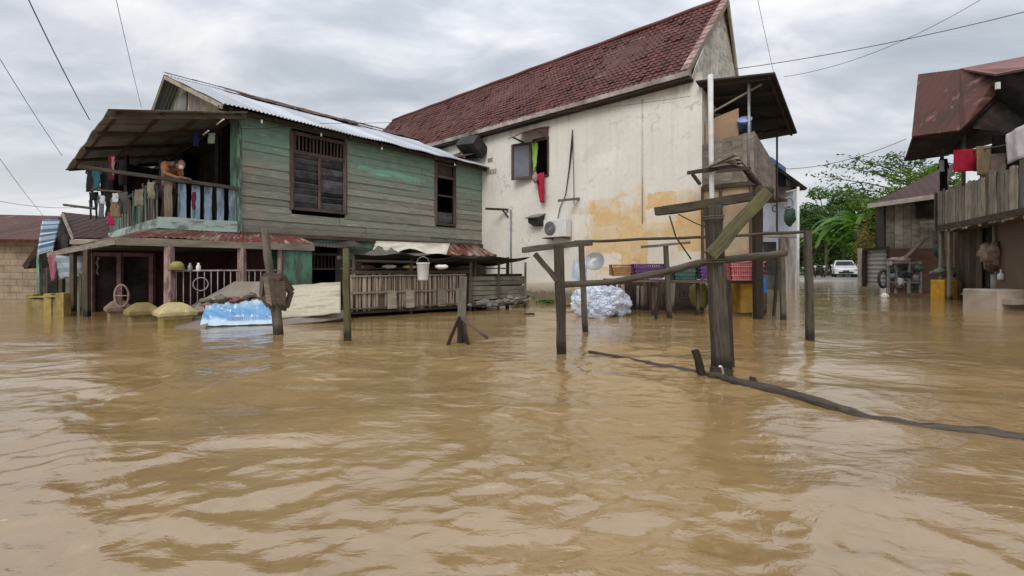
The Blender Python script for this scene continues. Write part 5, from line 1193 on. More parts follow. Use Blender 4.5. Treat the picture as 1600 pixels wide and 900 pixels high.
# things seen in the porch
hl = tag(MB().lathe(P(276, 421, 8.9), [(.10, 0), (.13, .03), (.12, .10), (.07, .15), (0, .16)], 16).build('hard_hat', plain('olive_helmet', (.28, .27, .07), .5, .15), origin=P(276, 421, 8.9)), 'olive yellow helmet on the porch railing by the pink post', 'helmet')
part('brim', m_ochredk, hl, lambda b: b.lathe(P(276, 421, 8.9), [(.14, -.01), (.15, 0), (.14, .012), (.1, .015)], 16))
for k, px in enumerate((297, 310)): tag(MB().lathe(P(px, 423, 8.9), [(.035, 0), (.04, .01), (.04, .10), (.02, .13), (.02, .16), (.0, .165)], 12).build('bottle', m_glassw, origin=P(px, 423, 8.9)) if False else MB().lathe(P(px, 424, 8.9), [(.035, 0), (.04, .01), (.04, .10), (.02, .13), (.02, .16), (.0, .165)], 12).build('bottle', m_plaswhite if k else m_metal, origin=P(px, 424, 8.9)), ['grey bottle on the porch rail next to the helmet', 'white bottle on the porch rail next to the grey one'][k], 'bottle')

# ------------------------------------------------------------------ person leaning on the balcony rail
def skin(name, m, verts, edges, radii, parent=None, origin=None, label=None, sub=2):
    me = bpy.data.meshes.new(name); inv = (mat_of(parent) if parent else Matrix.Translation(V(origin))).inverted()
    me.from_pydata([inv @ V(v) for v in verts], edges, []); me.materials.append(m)
    o = bpy.data.objects.new(name, me); C.objects.link(o)
    if parent: o.parent = parent
    else: o.location = origin
    md = o.modifiers.new('skin', 'SKIN')
    if not me.skin_vertices: 
        bpy.context.view_layer.objects.active = o; me.skin_vertices.new() if hasattr(me.skin_vertices, 'new') else None
    sv = me.skin_vertices[0].data
    for i, r in enumerate(radii): sv[i].radius = (r, r) if not isinstance(r, tuple) else r
    sv[0].use_root = True
    md.use_smooth_shade = True
    s = o.modifiers.new('sub', 'SUBSURF'); s.levels = sub; s.render_levels = sub
    return o
m_skin = plain('skin', (.33, .17, .105), .55, .06, 20, dirt=0, bmp=.05)
F = lambda x, y, z: G(-1.22+x*.62+y*.78, .21-x*.78+y*.62, z)      # x to the right along the rail, y into the balcony
pv = [F(-.42, .42, 2.86), F(-.36, .34, 3.00), F(-.24, .20, 3.15), F(-.06, .08, 3.20), F(.03, .03, 3.215),           # pelvis, waist, chest, upper chest, neck
      F(-.10, -.06, 3.17), F(-.05, -.16, 2.98), F(.18, -.11, 2.89), F(.24, -.10, 2.885),                                # near arm
      F(-.05, .24, 3.16), F(.04, .20, 2.96), F(.22, .02, 2.89), F(.28, .0, 2.885),                                   # far arm
      F(-.40, .31, 2.74), F(-.30, .20, 2.42), F(-.40, .24, 2.06), F(-.28, .17, 2.03),                                  # near leg
      F(-.46, .54, 2.74), F(-.36, .42, 2.42), F(-.46, .47, 2.06), F(-.34, .42, 2.03), F(.10, .02, 3.20)]
pe = [(0, 1), (1, 2), (2, 3), (3, 4), (3, 5), (5, 6), (6, 7), (7, 8), (3, 9), (9, 10), (10, 11), (11, 12), (0, 13), (13, 14), (14, 15), (15, 16), (0, 17), (17, 18), (18, 19), (19, 20), (4, 21)]
pr = [.13, .12, .135, .12, .055, .06, .045, .035, .03, .06, .045, .035, .03, .09, .06, .045, .04, .09, .06, .045, .04, .06]
body = skin('person', m_skin, pv, pe, pr, origin=F(-.4, .3, 2.0))
tag(body, 'person in a tan orange shirt bent forward with forearms on the balcony rail', 'person')
def head_fn(b):
    c = F(.17, .0, 3.17)
    fx = (G.vec(.45, -.8, -.35)).normalized(); up = (V((0, 0, 1))-fx*fx.z).normalized(); sd_ = fx.cross(up)
    def g(u, v):
        th = math.pi*v; ph = 2*math.pi*u
        q = V((math.sin(th)*math.cos(ph), math.sin(th)*math.sin(ph), math.cos(th)))
        x, y, z = q.x*.098, q.y*.078, q.z*.118
        if z < 0: x *= 1-.25*(-z/.118)*(1 if x < 0 else .3); y *= 1-.30*(-z/.118)
        if q.x > .9 and abs(q.y) < .25: x += .024*max(0, 1-abs(q.z+.15)/.35)*(1-abs(q.y)/.25)         # nose
        if q.x > .6 and .05 < q.z < .3 and .2 < abs(q.y) < .6: x -= .008                                 # eye sockets
        return c+fx*x+sd_*y+up*z
    b.grid(g, 28, 20)
    for s in (-1, 1): b.ball(c+sd_*s*.078-up*.01, .022, .012, .03, 8, 6)
hd = part('head', m_skin, body, head_fn)
def hair_fn(b):
    c = F(.15, .01, 3.19); fx = (G.vec(.45, -.8, -.35)).normalized(); up = (V((0, 0, 1))-fx*fx.z).normalized(); sd_ = fx.cross(up)
    def g(u, v):
        th = math.pi*.58*v; ph = 2*math.pi*u; q = V((math.sin(th)*math.cos(ph), math.sin(th)*math.sin(ph), math.cos(th)))
        k = 1+.06*noise.noise(q*6); return c+(fx*q.x*.105+sd_*q.y*.09+up*q.z*.112)*k
    b.grid(g, 24, 10)
part('hair', plain('black_hair', (.02, .016, .014), .6, .2, 20), body, hair_fn)
part('face_mask', m_plaswhite, body, lambda b: b.ball(F(.235, -.055, 3.115), .045, .05, .05, 10, 8))
sv_ = [pv[0]+V((0, 0, .02)), pv[1], pv[2], pv[3], pv[5], pv[5].lerp(pv[6], .9), pv[9], pv[9].lerp(pv[10], .9)]
skin('shirt', clothm('tan_orange_cloth', (.46, .20, .085)), sv_, [(0, 1), (1, 2), (2, 3), (3, 4), (4, 5), (3, 6), (6, 7)], [.15, .145, .155, .135, .078, .062, .078, .062], parent=body)
skin('trousers', clothm('brown_trousers', (.10, .06, .04)), [pv[0], pv[13], pv[14], pv[15], pv[17], pv[18], pv[19]], [(0, 1), (1, 2), (2, 3), (0, 4), (4, 5), (5, 6)], [.15, .105, .078, .065, .105, .078, .065], parent=body)
for (wr, nm) in ((pv[8], 'h'), (pv[12], 'h')):
    FV = lambda x, y, z: F(x, y, z)-F(0, 0, 0)
    vs_ = [wr, wr+FV(.05, -.01, -.005)]; ed = [(0, 1)]; rr = [.028, .03]
    for k, (dy, ln) in enumerate(((-.03, .055), (-.01, .065), (.01, .06), (.03, .045))):
        i = len(vs_); vs_ += [wr+FV(.075, dy, 0), wr+FV(.075+ln*.6, dy*1.2, -.008), wr+FV(.075+ln, dy*1.2, -.03)]; ed += [(1, i), (i, i+1), (i+1, i+2)]; rr += [.010, .0085, .007]
    i = len(vs_); vs_ += [wr+FV(.03, -.04, 0), wr+FV(.06, -.06, -.005)]; ed += [(0, i), (i, i+1)]; rr += [.012, .009]
    skin('hand', m_skin, vs_, ed, rr, parent=body, sub=1)

# ------------------------------------------------------------------ right side
# blue white building behind
m_bw = plain('pale_blue_wall', (.52, .56, .62), .8, .08, 2, dirt=.25)
bh = thing('white_blue_house', P(1222, 445, 24), 'white two storey house with blue trim and sloping dark roof behind the white building', 'house')
q = lambda px, y, Y: P(px, y, Y)
part('wall', m_bw, bh, lambda b: (b.slab([q(1190, 470, 22), q(1226, 470, 24.5), q(1226, 285, 24.5), q(1190, 225, 22)], .2), b.slab([q(1226, 470, 24.5), q(1245, 470, 30), q(1245, 300, 30), q(1226, 285, 24.5)], .2)))
part('blue_trim', plain('blue_paint', (.045, .13, .30), .6, .15, 3), bh, lambda b: b.slab([q(1205, 290, 21.8), q(1228, 292, 23.6), q(1228, 262, 23.6), q(1205, 245, 21.8)], .1))
part('roof', m_blacktarp, bh, lambda b: b.slab([q(1195, 245, 21.4), q(1262, 294, 21.8), q(1240, 297, 29), q(1200, 262, 29)], .12))
part('red_panel', plain('coral_paint', (.45, .17, .16), .7, .15, 3), bh, lambda b: b.slab([q(1193, 270, 21.2), q(1211, 268, 21.2), q(1206, 252, 21.2), q(1194, 242, 21.2)], .08))
part('canopy', m_conc, bh, lambda b: b.slab([q(1190, 362, 21.4), q(1248, 364, 22), q(1248, 372, 22), q(1190, 371, 21.4)], .5))
part('lower_wall', plain('stained_white', (.50, .46, .42), .9, .2, 2, dirt=.5, dirtc=(.25, .12, .08)), bh, lambda b: b.slab([q(1226, 462, 21.2), q(1243, 458, 24), q(1243, 372, 24), q(1226, 372, 21.2)], .1))
part('window', m_black2, bh, lambda b: b.slab([q(1190, 430, 21.2), q(1213, 430, 21.4), q(1213, 378, 21.4), q(1190, 378, 21.2)], .06))
part('pipe', m_wpaint, bh, lambda b: b.tube([q(1247, 462, 19), q(1247, 292, 19)], .05))
part('pipe', m_wpaint, bh, lambda b: (b.tube([q(1229, 300, 20), q(1247, 296, 19)], .035),))
tag(MB().ball(P(1234, 338, 20), .24, .2, .42, 12, 10, lump=.3).build('green_tank', plain('dark_green_tank', (.02, .07, .045), .5, .2), origin=P(1234, 352, 20)), 'dark green tank hanging on the side of the white and blue house', 'tank')
tag(MB().tube([P(1231+8*math.cos(a*math.pi/8), 318+9*math.sin(a*math.pi/8), 19.9) for a in range(17)], .03, 6, cap=False).build('hanging_ring', m_metal, origin=P(1231, 318, 19.9)), 'grey ring hanging above the dark green tank', 'ring')
tag(MB().tube([P(1211+4*math.cos(a*math.pi/8), 326+5*math.sin(a*math.pi/8), 9.5) for a in range(17)], .012, 6, cap=False).build('iron_ring', m_black, origin=P(1211, 320, 9.5)), 'small iron ring hanging from the corner of the high balcony', 'ring')

# house R
Yn = 13.5
hr = thing('balcony_house', P(1530, 470, 14.5), 'weathered plank house with balcony and dark red roof at the right edge', 'house')
def bp(t, z): # balcony front line, t=0 far end .. 1 near end, going out of frame
    a = V((13.85, 15.0)); c = V((11.22, 9.6)); p_ = a.lerp(c, t); return V((p_.x, p_.y, z))
back = V((2.2, .35, 0))
part('balcony_floor', m_plankdark, hr, lambda b: b.slab([bp(0, 2.3), bp(1, 2.3), bp(1, 2.3)+back, bp(0, 2.3)+back], .12))
part('balcony_beam', m_plankdark, hr, lambda b: b.beam(bp(-.01, 2.29), bp(1, 2.29), .08, .16, seg=6, jit=.006))
n = 30
for k in range(n):
    t = (k+.5)/n; mm = random.choice([m_plank, m_palewood, m_palewood, m_plank, m_plankdark])
    part('balustrade_board', mm, hr, lambda b: b.beam(bp(t, 2.19+random.uniform(-.07, .07)), bp(t+random.uniform(-.006, .006), 3.46+random.uniform(-.10, .08)), 5.9/n*random.uniform(.62, .98), .02, seg=3, jit=.002, up=(bp(1, 0)-bp(0, 0)).normalized().cross(V((0, 0, 1)))))
part('balustrade_side', m_plank, hr, lambda b: [b.beam(bp(0, 2.2)+back*(k/10), bp(0, 3.45)+back*(k/10), .20, .02) for k in range(11)])
part('balustrade_rail', m_plankdark, hr, lambda b: b.beam(bp(0, 3.3)+V((.04, .02, 0)), bp(1, 3.3)+V((.04, .02, 0)), .05, .06))
# recessed wall of upper storey, dark
part('upper_wall', m_plankdark, hr, lambda b: (b.slab([bp(-.1, 2.3)+back*.9, bp(1.3, 2.3)+back*.9, bp(1.3, 5.4)+back*.9, bp(-.1, 5.0)+back*.9], .1),))
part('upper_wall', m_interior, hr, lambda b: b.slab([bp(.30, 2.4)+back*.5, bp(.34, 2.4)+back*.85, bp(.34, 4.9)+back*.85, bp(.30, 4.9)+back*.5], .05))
# lower storey boards wall
low = V((.75, .10, 0))
part('lower_wall', m_plankdark, hr, lambda b: [b.beam(bp(t/16, -.8)+low, bp(t/16, 2.25)+low, .36, .03, up=(bp(1, 0)-bp(0, 0)).normalized().cross(V((0, 0, 1)))) for t in range(17) if t not in (5, 6)])
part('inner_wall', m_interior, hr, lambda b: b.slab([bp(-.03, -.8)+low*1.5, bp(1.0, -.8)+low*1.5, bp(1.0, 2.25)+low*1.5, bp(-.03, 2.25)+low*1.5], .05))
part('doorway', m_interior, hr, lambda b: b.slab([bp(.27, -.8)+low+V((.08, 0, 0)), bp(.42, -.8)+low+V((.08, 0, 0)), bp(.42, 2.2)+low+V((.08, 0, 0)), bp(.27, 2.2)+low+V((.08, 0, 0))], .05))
part('lower_wall', plain('brown_hardboard', (.17, .11, .065), .8, .15, 2, dirt=.3), hr, lambda b: b.slab([bp(.46, -.8)+low*.8, bp(1.0, -.8)+low*.8, bp(1.0, 2.2)+low*.8, bp(.46, 2.2)+low*.8], .03))
for t in (.01, .12): part('post', m_palewood if t > .1 else m_plank, hr, lambda b: b.beam(bp(t, -.8)+V((.1, 0, 0)), bp(t, 2.2)+V((.1, 0, 0)), .10, .10, seg=3, jit=.004))
for t in (.02, .28): part('balcony_post', m_postgrey, hr, lambda b: b.tube([bp(t, 2.3)+V((.1, 0, 0)), bp(t, 4.9)+V((.1, 0, 0))], .05))
# roofs
r1 = [P(1435, 118, 14.9), P(1500, 110, 14.0), P(1560, 118, 13.0), P(1556, 150, 12.8), P(1510, 196, 12.5), P(1500, 205, 12.6), P(1425, 215, 13.5)]
part('roof', m_redroof, hr, lambda b: b.slab([r1[0], r1[1], P(1500, 205, 12.6), r1[6]], .05))
part('roof', m_redroof, hr, lambda b: b.slab([r1[1], r1[2], r1[3], r1[4], P(1500, 205, 12.6)], .05))
part('roof', plain('toplit_pink_roof', (.24, .12, .11), .6, .12, 2, dirt=.2), hr, lambda b: b.slab([P(1500, 110, 14.0), P(1640, 84, 12.2), P(1640, 103, 11.2), P(1556, 119, 12.6)], .06))  # paler pink colours in the light from above on this upper sheet
part('roof_underside', m_interior, hr, lambda b: b.slab([P(1425, 214, 13.55), P(1500, 204, 12.65), P(1560, 150, 12.9), P(1640, 116, 11.9), P(1640, 200, 15.6), P(1480, 240, 16.0), P(1413, 250, 16.3)], .05))  # undersides coloured near-black for the shade beneath the roof
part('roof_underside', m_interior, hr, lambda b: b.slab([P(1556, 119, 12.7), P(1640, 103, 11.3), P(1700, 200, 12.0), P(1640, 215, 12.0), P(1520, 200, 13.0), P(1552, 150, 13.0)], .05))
part('far_eave', m_redroof, hr, lambda b: b.beam(P(1413, 249, 16.2), P(1482, 240, 15.8), .05, .14))
part('lamp', m_plaswhite, hr, lambda b: b.obox(P(1559, 134, 12.2), V((.045, 0, 0)), V((0, .03, 0)), V((0, 0, .09))))
part('curtain', clothm('pinkwhite', (.55, .50, .52)), hr, lambda b: b.cloth(P(1572, 210, 11.6), P(1600, 194, 11.2), P(1602, 246, 11.2), P(1573, 257, 11.6), 10, 8, .03, 3), solid=.006, label='pale sheet hanging in the upper opening')
garment(1511, 233, 32, 35, 13.0, cb['red_cloth'], 'crimson towel hanging over the right balcony', 'towel')
garment(1537, 228, 17, 46, 12.6, cb['khaki_cloth'], 'khaki striped cloth hanging right of the crimson towel', 'towel')
garment(1474, 248, 14, 50, 14.8, cb['black_cloth'], 'black shirt hanging at the far end of the right balcony')
garment(1471, 250, 6, 18, 14.5, cb['white_cloth'], 'small white cloth hanging at the far end of the right balcony', 'towel')
garment(1558, 240, 20, 30, 13.0, clothm('taupe', (.20, .15, .13)), 'taupe cloth hanging beside the pale sheet', 'towel')
tag(MB().tube([P(1464, 243, 14.9), P(1510, 238, 13.2), P(1580, 225, 11.8)], .02, 6).build('clothes_pole', m_postgrey, origin=P(1464, 243, 14.9)), 'thin clothes pole along the right balcony', 'pole')

# small house behind
hs = thing('small_plank_house', P(1420, 450, 19), 'small raised plank house with purple brown roof between banana plants and the balcony house', 'house')
part('roof', m_brownroof, hs, lambda b: b.slab([P(1356, 322, 19.0), P(1475, 303, 17.6), P(1490, 255, 21.5), P(1458, 270, 22)], .1))
part('roof', m_brownroof, hs, lambda b: b.slab([P(1356, 320, 19.05), P(1458, 269, 22.05), P(1440, 290, 25), P(1362, 322, 23)], .1))
part('fascia', m_conc, hs, lambda b: b.beam(P(1355, 322, 18.9), P(1476, 305, 17.5), .06, .18))
part('wall', m_plank, hs, lambda b: [b.slab([P(1385+i*13.3, 388, 19-.12*i), P(1398.3+i*13.3-.4, 388, 18.9-.12*i), P(1398.3+i*13.3-.4, 314-i*2, 18.9-.12*i), P(1385+i*13.3, 316-i*2, 19-.12*i)], .05) for i in range(7)])
part('wall', m_darkwood, hs, lambda b: b.slab([P(1385, 388, 19.1), P(1371, 386, 23), P(1371, 322, 23), P(1385, 318, 19.1)], .08))
part('opening', m_interior, hs, lambda b: b.slab([P(1432, 341, 18.5), P(1468, 341, 18.1), P(1468, 310, 18.1), P(1430, 314, 18.5)], .06))
part('shelf', m_palewood, hs, lambda b: b.beam(P(1436, 348, 18.3), P(1466, 347, 18.0), .2, .12))
part('lower_wall', plain('redbrown_boards', (.13, .07, .05), .85, .2, 3), hs, lambda b: b.slab([P(1385, 470, 19), P(1520, 480, 17.6), P(1520, 350, 17.6), P(1468, 350, 18), P(1468, 388, 18), P(1385, 388, 19)], .06))
part('roller_door', rusty('pale_zinc', (.40, .40, .38), (.2, .14, .1), thr=.68, met=.1), hs, lambda b: b.corr(P(1354, 393, 19.2), P(1354, 445, 19.2), P(1386, 447, 18.7), P(1386, 391, 18.7), .16, .02, rows=3), solid=.01)
part('door_frame', m_darkwood, hs, lambda b: (b.beam(P(1351, 391, 19.2), P(1351, 448, 19.2), .12), b.beam(P(1387, 391, 18.7), P(1387, 448, 18.7), .08), b.beam(P(1348, 390, 19.2), P(1390, 387, 18.6), .15, .1)))
part('pier', m_conc, hs, lambda b: b.beam(P(1345, 445, 19.6), P(1345, 388, 19.6), .16, .16))
# junk on the right bank
def junk(name, cat, label, m, Y, w, y0, y1, px, lump=.7, d=.3):
    ce = P(px, (y0+y1)/2, Y); return tag(MB().ball(ce, w/2/FPX*Y, d, (y1-y0)/2/FPX*Y*1.1, 14, 10, lump=lump).build(name, m, origin=ce-V((0, 0, .1))), label, cat)
mj = [plain('junk_grey', (.25, .27, .26), .7, .4, 9, dirt=.5), plain('junk_green', (.10, .16, .12), .7, .4, 9, dirt=.5), plain('junk_white', (.42, .42, .42), .6, .2, 9, dirt=.4), m_plankdark, m_black2]
cart = thing('handcart', P(1410, 455, 16.5), 'old handcart frame buried in grey and green junk before the small plank house', 'cart')
part('frame', m_metal, cart, lambda b: (b.beam(P(1388, 412, 16.6), P(1440, 410, 16.3), .06, .06), b.beam(P(1388, 440, 16.6), P(1440, 442, 16.3), .06, .06), [b.beam(P(px, 408, 16.4), P(px, 458, 16.4), .06, .06) for px in (1388, 1400, 1420, 1438)]))
part('shaft', m_plank, cart, lambda b: b.beam(P(1412, 405, 16.2), P(1450, 368, 15.6), .10, .10))
part('wheel', m_black, cart, lambda b: b.tube([P(1380+7*math.cos(a*math.pi/9), 436+13*math.sin(a*math.pi/9), 16.5) for a in range(19)], .05, 6, cap=False))
for i in range(14):
    px = 1390+(i*37 % 48); y = 412+(i*23 % 40); mi = mj[(i*2+i//3) % 5]
    b = MB().ball(P(px, y, 16.4+(i % 3)*.15), .12+.08*(i % 3)/2, .15, .10+.04*(i % 2), 10, 7, lump=.9)
    tag(b.build('junk_bag', mi, origin=P(px, y+6, 16.5)), 'lumpy bag or scrap heaped in the old handcart', 'junk', 'junk heaped in the handcart')
junk('umbrella_bundle', 'bundle', 'pink grey bundle lying on top of the junk cart', plain('pg', (.32, .25, .24), .8, .2), 16.3, 26, 402, 412, 1405)
junk('green_bag', 'bag', 'dark green bag hanging beside the pale posts', plain('gb', (.02, .13, .07), .5, .2), 15.6, 15, 383, 402, 1468, .4, .15)
junk('grey_tarp_heap', 'tarp', 'grey green tarp heaped above the yellow crate', plain('gth', (.15, .16, .13), .8, .3), 15.0, 26, 418, 432, 1474, .7)
junk('white_bag', 'bag', 'small white bag floating in front of the handcart', m_plaswhite, 15.3, 11, 459, 467, 1382, .9, .10)
sack(1475, 437, 462, 24, 14.8, (.62, .34, .02), 'bright yellow crate standing in the water on the right bank', 'crate', 'yellow_crate', box=True)
sack(1493, 438, 460, 9, 14.9, (.30, .18, .12), 'reddish brown crate right of the bright yellow crate', 'crate', 'brown_crate', box=True)
junk('stone', 'stone', 'flat grey stone or sack at the door of the balcony house', m_conc, 13.5, 36, 453, 464, 1527, .5)
rb = thing('red_bucket', P(1573, 452, 12.5), 'dark red lidded bucket by the right edge of the picture', 'bucket')
part('body', plain('red_plastic', (.20, .02, .025), .4, .15), rb, lambda b: b.lathe(P(1576, 455, 12.5), [(.13, 0), (.17, .02), (.20, .42), (.21, .44), (.0, .46)], 20))
part('bottle', m_plaswhite, rb, lambda b: b.lathe(P(1564, 437, 12.3), [(.06, 0), (.07, .02), (.07, .14), (.02, .19), (.02, .27), (0, .28)], 12))
junk('hanging_sack', 'sack', 'pale brown frilled bundle hanging in the doorway of the balcony house', plain('hs', (.30, .21, .15), .85, .3, 12), 12.6, 32, 382, 418, 1552, 1.1, .2)
tag(MB().tube([P(1553, 345, 12.6), P(1553, 386, 12.6)], .035, 8).build('hanging_strap', m_plank, origin=P(1553, 345, 12.6)), 'strap holding the frilled bundle in the doorway', 'strap')
tag(MB().lathe(P(1557, 462, 12.7), [(.12, 0), (.12, .75), (.1, .76)], 12).build('short_column', m_conc, origin=P(1557, 462, 12.7)), 'short grey column under the frilled bundle', 'column')
tag(MB().box(P(1560, 560, 11.2), P(1560, 560, 11.2)+V((2.5, .9, 1.66))).build('concrete_block', plain('pale_block', (.46, .38, .30), .85, .12, 3), origin=PW(1580, 484), bevel=.03), 'pale pinkish concrete block rising from the water at the right edge', 'block')
tag(MB().beam(P(1572, 472, 11.1), P(1640, 470, 11.1), .25, .12).build('block_ledge', plain('pale_ledge', (.42, .36, .30), .85, .12, 3), origin=P(1572, 472, 11.1)), 'ledge on the front of the pale concrete block', 'ledge')

# car, motorbikes
m_car = plain('white_car_paint', (.72, .72, .72), .25, .02, 3, bmp=0, spec=.6, dirt=.05)
car = thing('parked_car', P(1322, 433, 38.5), 'small white hatchback parked on the lane at the water edge', 'car')
cf = Frame(V((P(1322, 433, 38.5).x, 38.5, .22)), R(-31))
prof = [(-.80, .25, 0), (.80, .25, 0)]
def carbody(b):
    # side profile (y back, z) extruded and tapered
    sec = [(0.0, .30, .78), (0.0, .62, .80), (.05, .80, .80), (.9, .95, .80), (1.0, .98, .79), (1.7, 1.40, .62), (2.2, 1.47, .60), (3.2, 1.42, .60), (3.7, 1.0, .76), (3.8, .6, .78), (3.8, .30, .76)]
    bi = len(b.v)
    for (y, z, w) in sec:
        b.v += [cf(-w, y, z), cf(w, y, z)]
    for i in range(len(sec)-1): b.face([bi+2*i, bi+2*i+1, bi+2*i+3, bi+2*i+2], [(0, 0)]*4, .5, False)
    b.face([bi+2*i for i in range(len(sec))], [(0, 0)]*len(sec), .5); b.face([bi+2*i+1 for i in range(len(sec))][::-1], [(0, 0)]*len(sec), .5)
part('body', m_car, car, carbody, bevel=.04)
part('windscreen', m_glass, car, lambda b: b.slab([cf(-.68, 1.02, 1.02), cf(.68, 1.02, 1.02), cf(.56, 1.62, 1.37), cf(-.56, 1.62, 1.37)], .03))
for s in (-1, 1):
    part('side_window', m_glass, car, lambda b: b.slab([cf(s*.79, 1.15, 1.0), cf(s*.79, 3.4, 1.02), cf(s*.64, 3.1, 1.35), cf(s*.64, 1.75, 1.37)], .04))
    part('headlight', plain('headlight%d' % (s+1), (.75, .78, .8), .1, .02, bmp=0, spec=.8), car, lambda b: b.ball(cf(s*.62, .03, .70), .14, .06, .08))
    part('mirror', m_car, car, lambda b: b.ball(cf(s*.90, 1.15, 1.02), .09, .06, .07))
    for y in (.7, 3.1):
        w_ = part('wheel', m_black, car, lambda b: b.lathe(cf(s*.72, y, .30), [(.22, -.1), (.30, -.08), (.30, .08), (.22, .1), (.0, .1)], 20, ax=cf.vec(1, 0, 0)))
        part('rim', m_metal, w_, lambda b: b.lathe(cf(s*.72+s*.10, y, .30), [(.17, 0), (.17, .012), (.05, .02), (0, .02)], 14, ax=cf.vec(s, 0, 0)))
part('grille', m_black, car, lambda b: b.box((-.5, -.03, .34), (.5, -.003, .48), cf)); part('number_plate', m_black2, car, lambda b: b.box((-.22, -.045, .50), (.22, -.031, .60), cf))
def motorbike(px, Y, rz, label):
    c = V((P(px, 430, Y).x, Y, gz(0, Y)+.03)); f = Frame(c, rz); o = thing('motorbike', c, label, 'motorbike', 'motorbikes parked on the lane', rz=rz)
    for y in (-.6, .6):
        w_ = part('wheel', m_black, o, lambda b: b.tube([f(0, y+.24*math.cos(a*math.pi/8), .28+.24*math.sin(a*math.pi/8)) for a in range(17)], .045, 6, cap=False))
        part('hub', m_metal, w_, lambda b: b.lathe(f(-.04, y, .28), [(.06, 0), (.06, .08)], 10, ax=f.vec(1, 0, 0)))
    part('body', m_black2, o, lambda b: (b.tube([f(0, -.55, .95), f(0, -.45, .65), f(0, -.1, .45), f(0, .3, .55), f(0, .7, .72)], [.05, .11, .12, .13, .07], 8)))
    part('seat', m_black, o, lambda b: b.obox(f(0, .25, .78), f.vec(0, .42, .02), f.vec(.12, 0, 0), f.vec(0, 0, .05)), bevel=.02)
    part('handlebar', m_metal, o, lambda b: (b.tube([f(-.32, -.42, 1.0), f(0, -.5, .95), f(.32, -.42, 1.0)], .018, 6), b.tube([f(0, -.5, .95), f(0, -.62, .3)], .03, 6)))
    part('headlight', m_plaswhite, o, lambda b: b.ball(f(0, -.58, .88), .10, .07, .09))
motorbike(1262, 37.6, -.5, 'black motorbike leftmost of three, far down the lane'); motorbike(1274, 38.0, -.6, 'black motorbike in the middle of three beside the white car'); motorbike(1286, 37.8, -.45, 'black motorbike nearest the white car')

# ------------------------------------------------------------------ vegetation
m_leafA = leafm('leaf_mid', (.035, .085, .014), (.085, .175, .028), (.17, .28, .05))
m_leafB = leafm('leaf_dark', (.022, .058, .014), (.052, .118, .024), (.11, .19, .04))
m_leafC = leafm('leaf_yellowgreen', (.06, .12, .018), (.12, .21, .03), (.24, .30, .05))
m_ban_leaf = leafm('banana_leaf', (.045, .11, .02), (.09, .20, .03), (.17, .29, .05), .45)
m_bark = plain('bark', (.10, .08, .06), .9, .3, 5)
def tree(px, ybase, Y, top, wpx, m, n, leaf, label, cat='tree', seed=1, low=.35, airy=False, trunk=True, clumps=None, name='broadleaf_tree'):
    random.seed(seed)
    s = Y/FPX; base = V((P(px, 0, Y).x, Y, .2)); hgt = P(px, top, Y).z-base.z; w = wpx*s
    o = thing(name, base, label, cat, 'trees at the end of the lane')
    cl_ = []; nc = clumps or 16
    for i in range(nc):
        a = random.uniform(0, 2*math.pi); rr = math.sqrt(random.random())*w*.42; hh = hgt*random.uniform(low, .93)
        k = 1-((hh/hgt-.6)/.6)**2*.8
        cl_.append((base+V((math.cos(a)*rr*k, math.sin(a)*rr*k*.7, hh)), w*random.uniform(.10, .20)*(0.7 if airy else 1)))
    b = MB()
    b.tube([base-V((0, 0, .5)), base+V((.1, 0, hgt*.25)), base+V((-.1, 0, hgt*.5)), base+V((0, 0, hgt*.8))], [w*.035, w*.028, w*.018, w*.006], 8, jit=.1)
    for c, r in cl_:
        st = base+V((0, 0, hgt*random.uniform(.25, .55))); mid = st.lerp(c, .5)+V((0, 0, -.08*w))
        b.tube([st, mid, c], [w*.014, w*.009, w*.003], 6, jit=.1)
    b.build('trunk', m_bark, o)
    b = MB()
    for i in range(n):
        c, r = cl_[i % nc]
        d = V((random.gauss(0, 1), random.gauss(0, 1), random.gauss(0, 1))).normalized()
        q_ = r*random.uniform(.5, 1.0)**.6*(1+.5*noise.noise(d*2+c))
        p_ = c+V((d.x*q_*1.25, d.y*q_*1.1, d.z*q_*.8))
        leaf_quad(b, p_, leaf)
    b.r = [min(1, max(0, random.gauss(.45, .25))) for _ in b.r]
    b.build('crown', m, o)
    return o
tree(1272, 430, 52, 318, 95, m_leafB, 9000, .34, 'dark bushy tree left of the white car', seed=3, low=.12, clumps=22)
tree(1300, 430, 56, 292, 105, m_leafA, 11000, .36, 'tall mid green tree behind the white car', seed=4, low=.15, clumps=24)
tree(1345, 430, 54, 306, 100, m_leafB, 10000, .34, 'dark green tree right behind the white car', seed=5, low=.12, clumps=24)
tree(1372, 430, 40, 296, 75, m_leafC, 9000, .26, 'mid green tree behind the small plank house', seed=6, low=.15)
tree(1240, 430, 60, 335, 110, m_leafB, 6000, .4, 'dark tree furthest left behind the white and blue house', seed=8, low=.1)
tree(1320, 430, 62, 345, 170, m_leafB, 9000, .45, 'broad dark tree in the gap at the end of the lane', seed=9, low=.05, clumps=26)
tree(1440, 430, 30, 258, 110, m_leafC, 6500, .22, 'yellow green tree rising behind the brown roof', seed=11, low=.55)
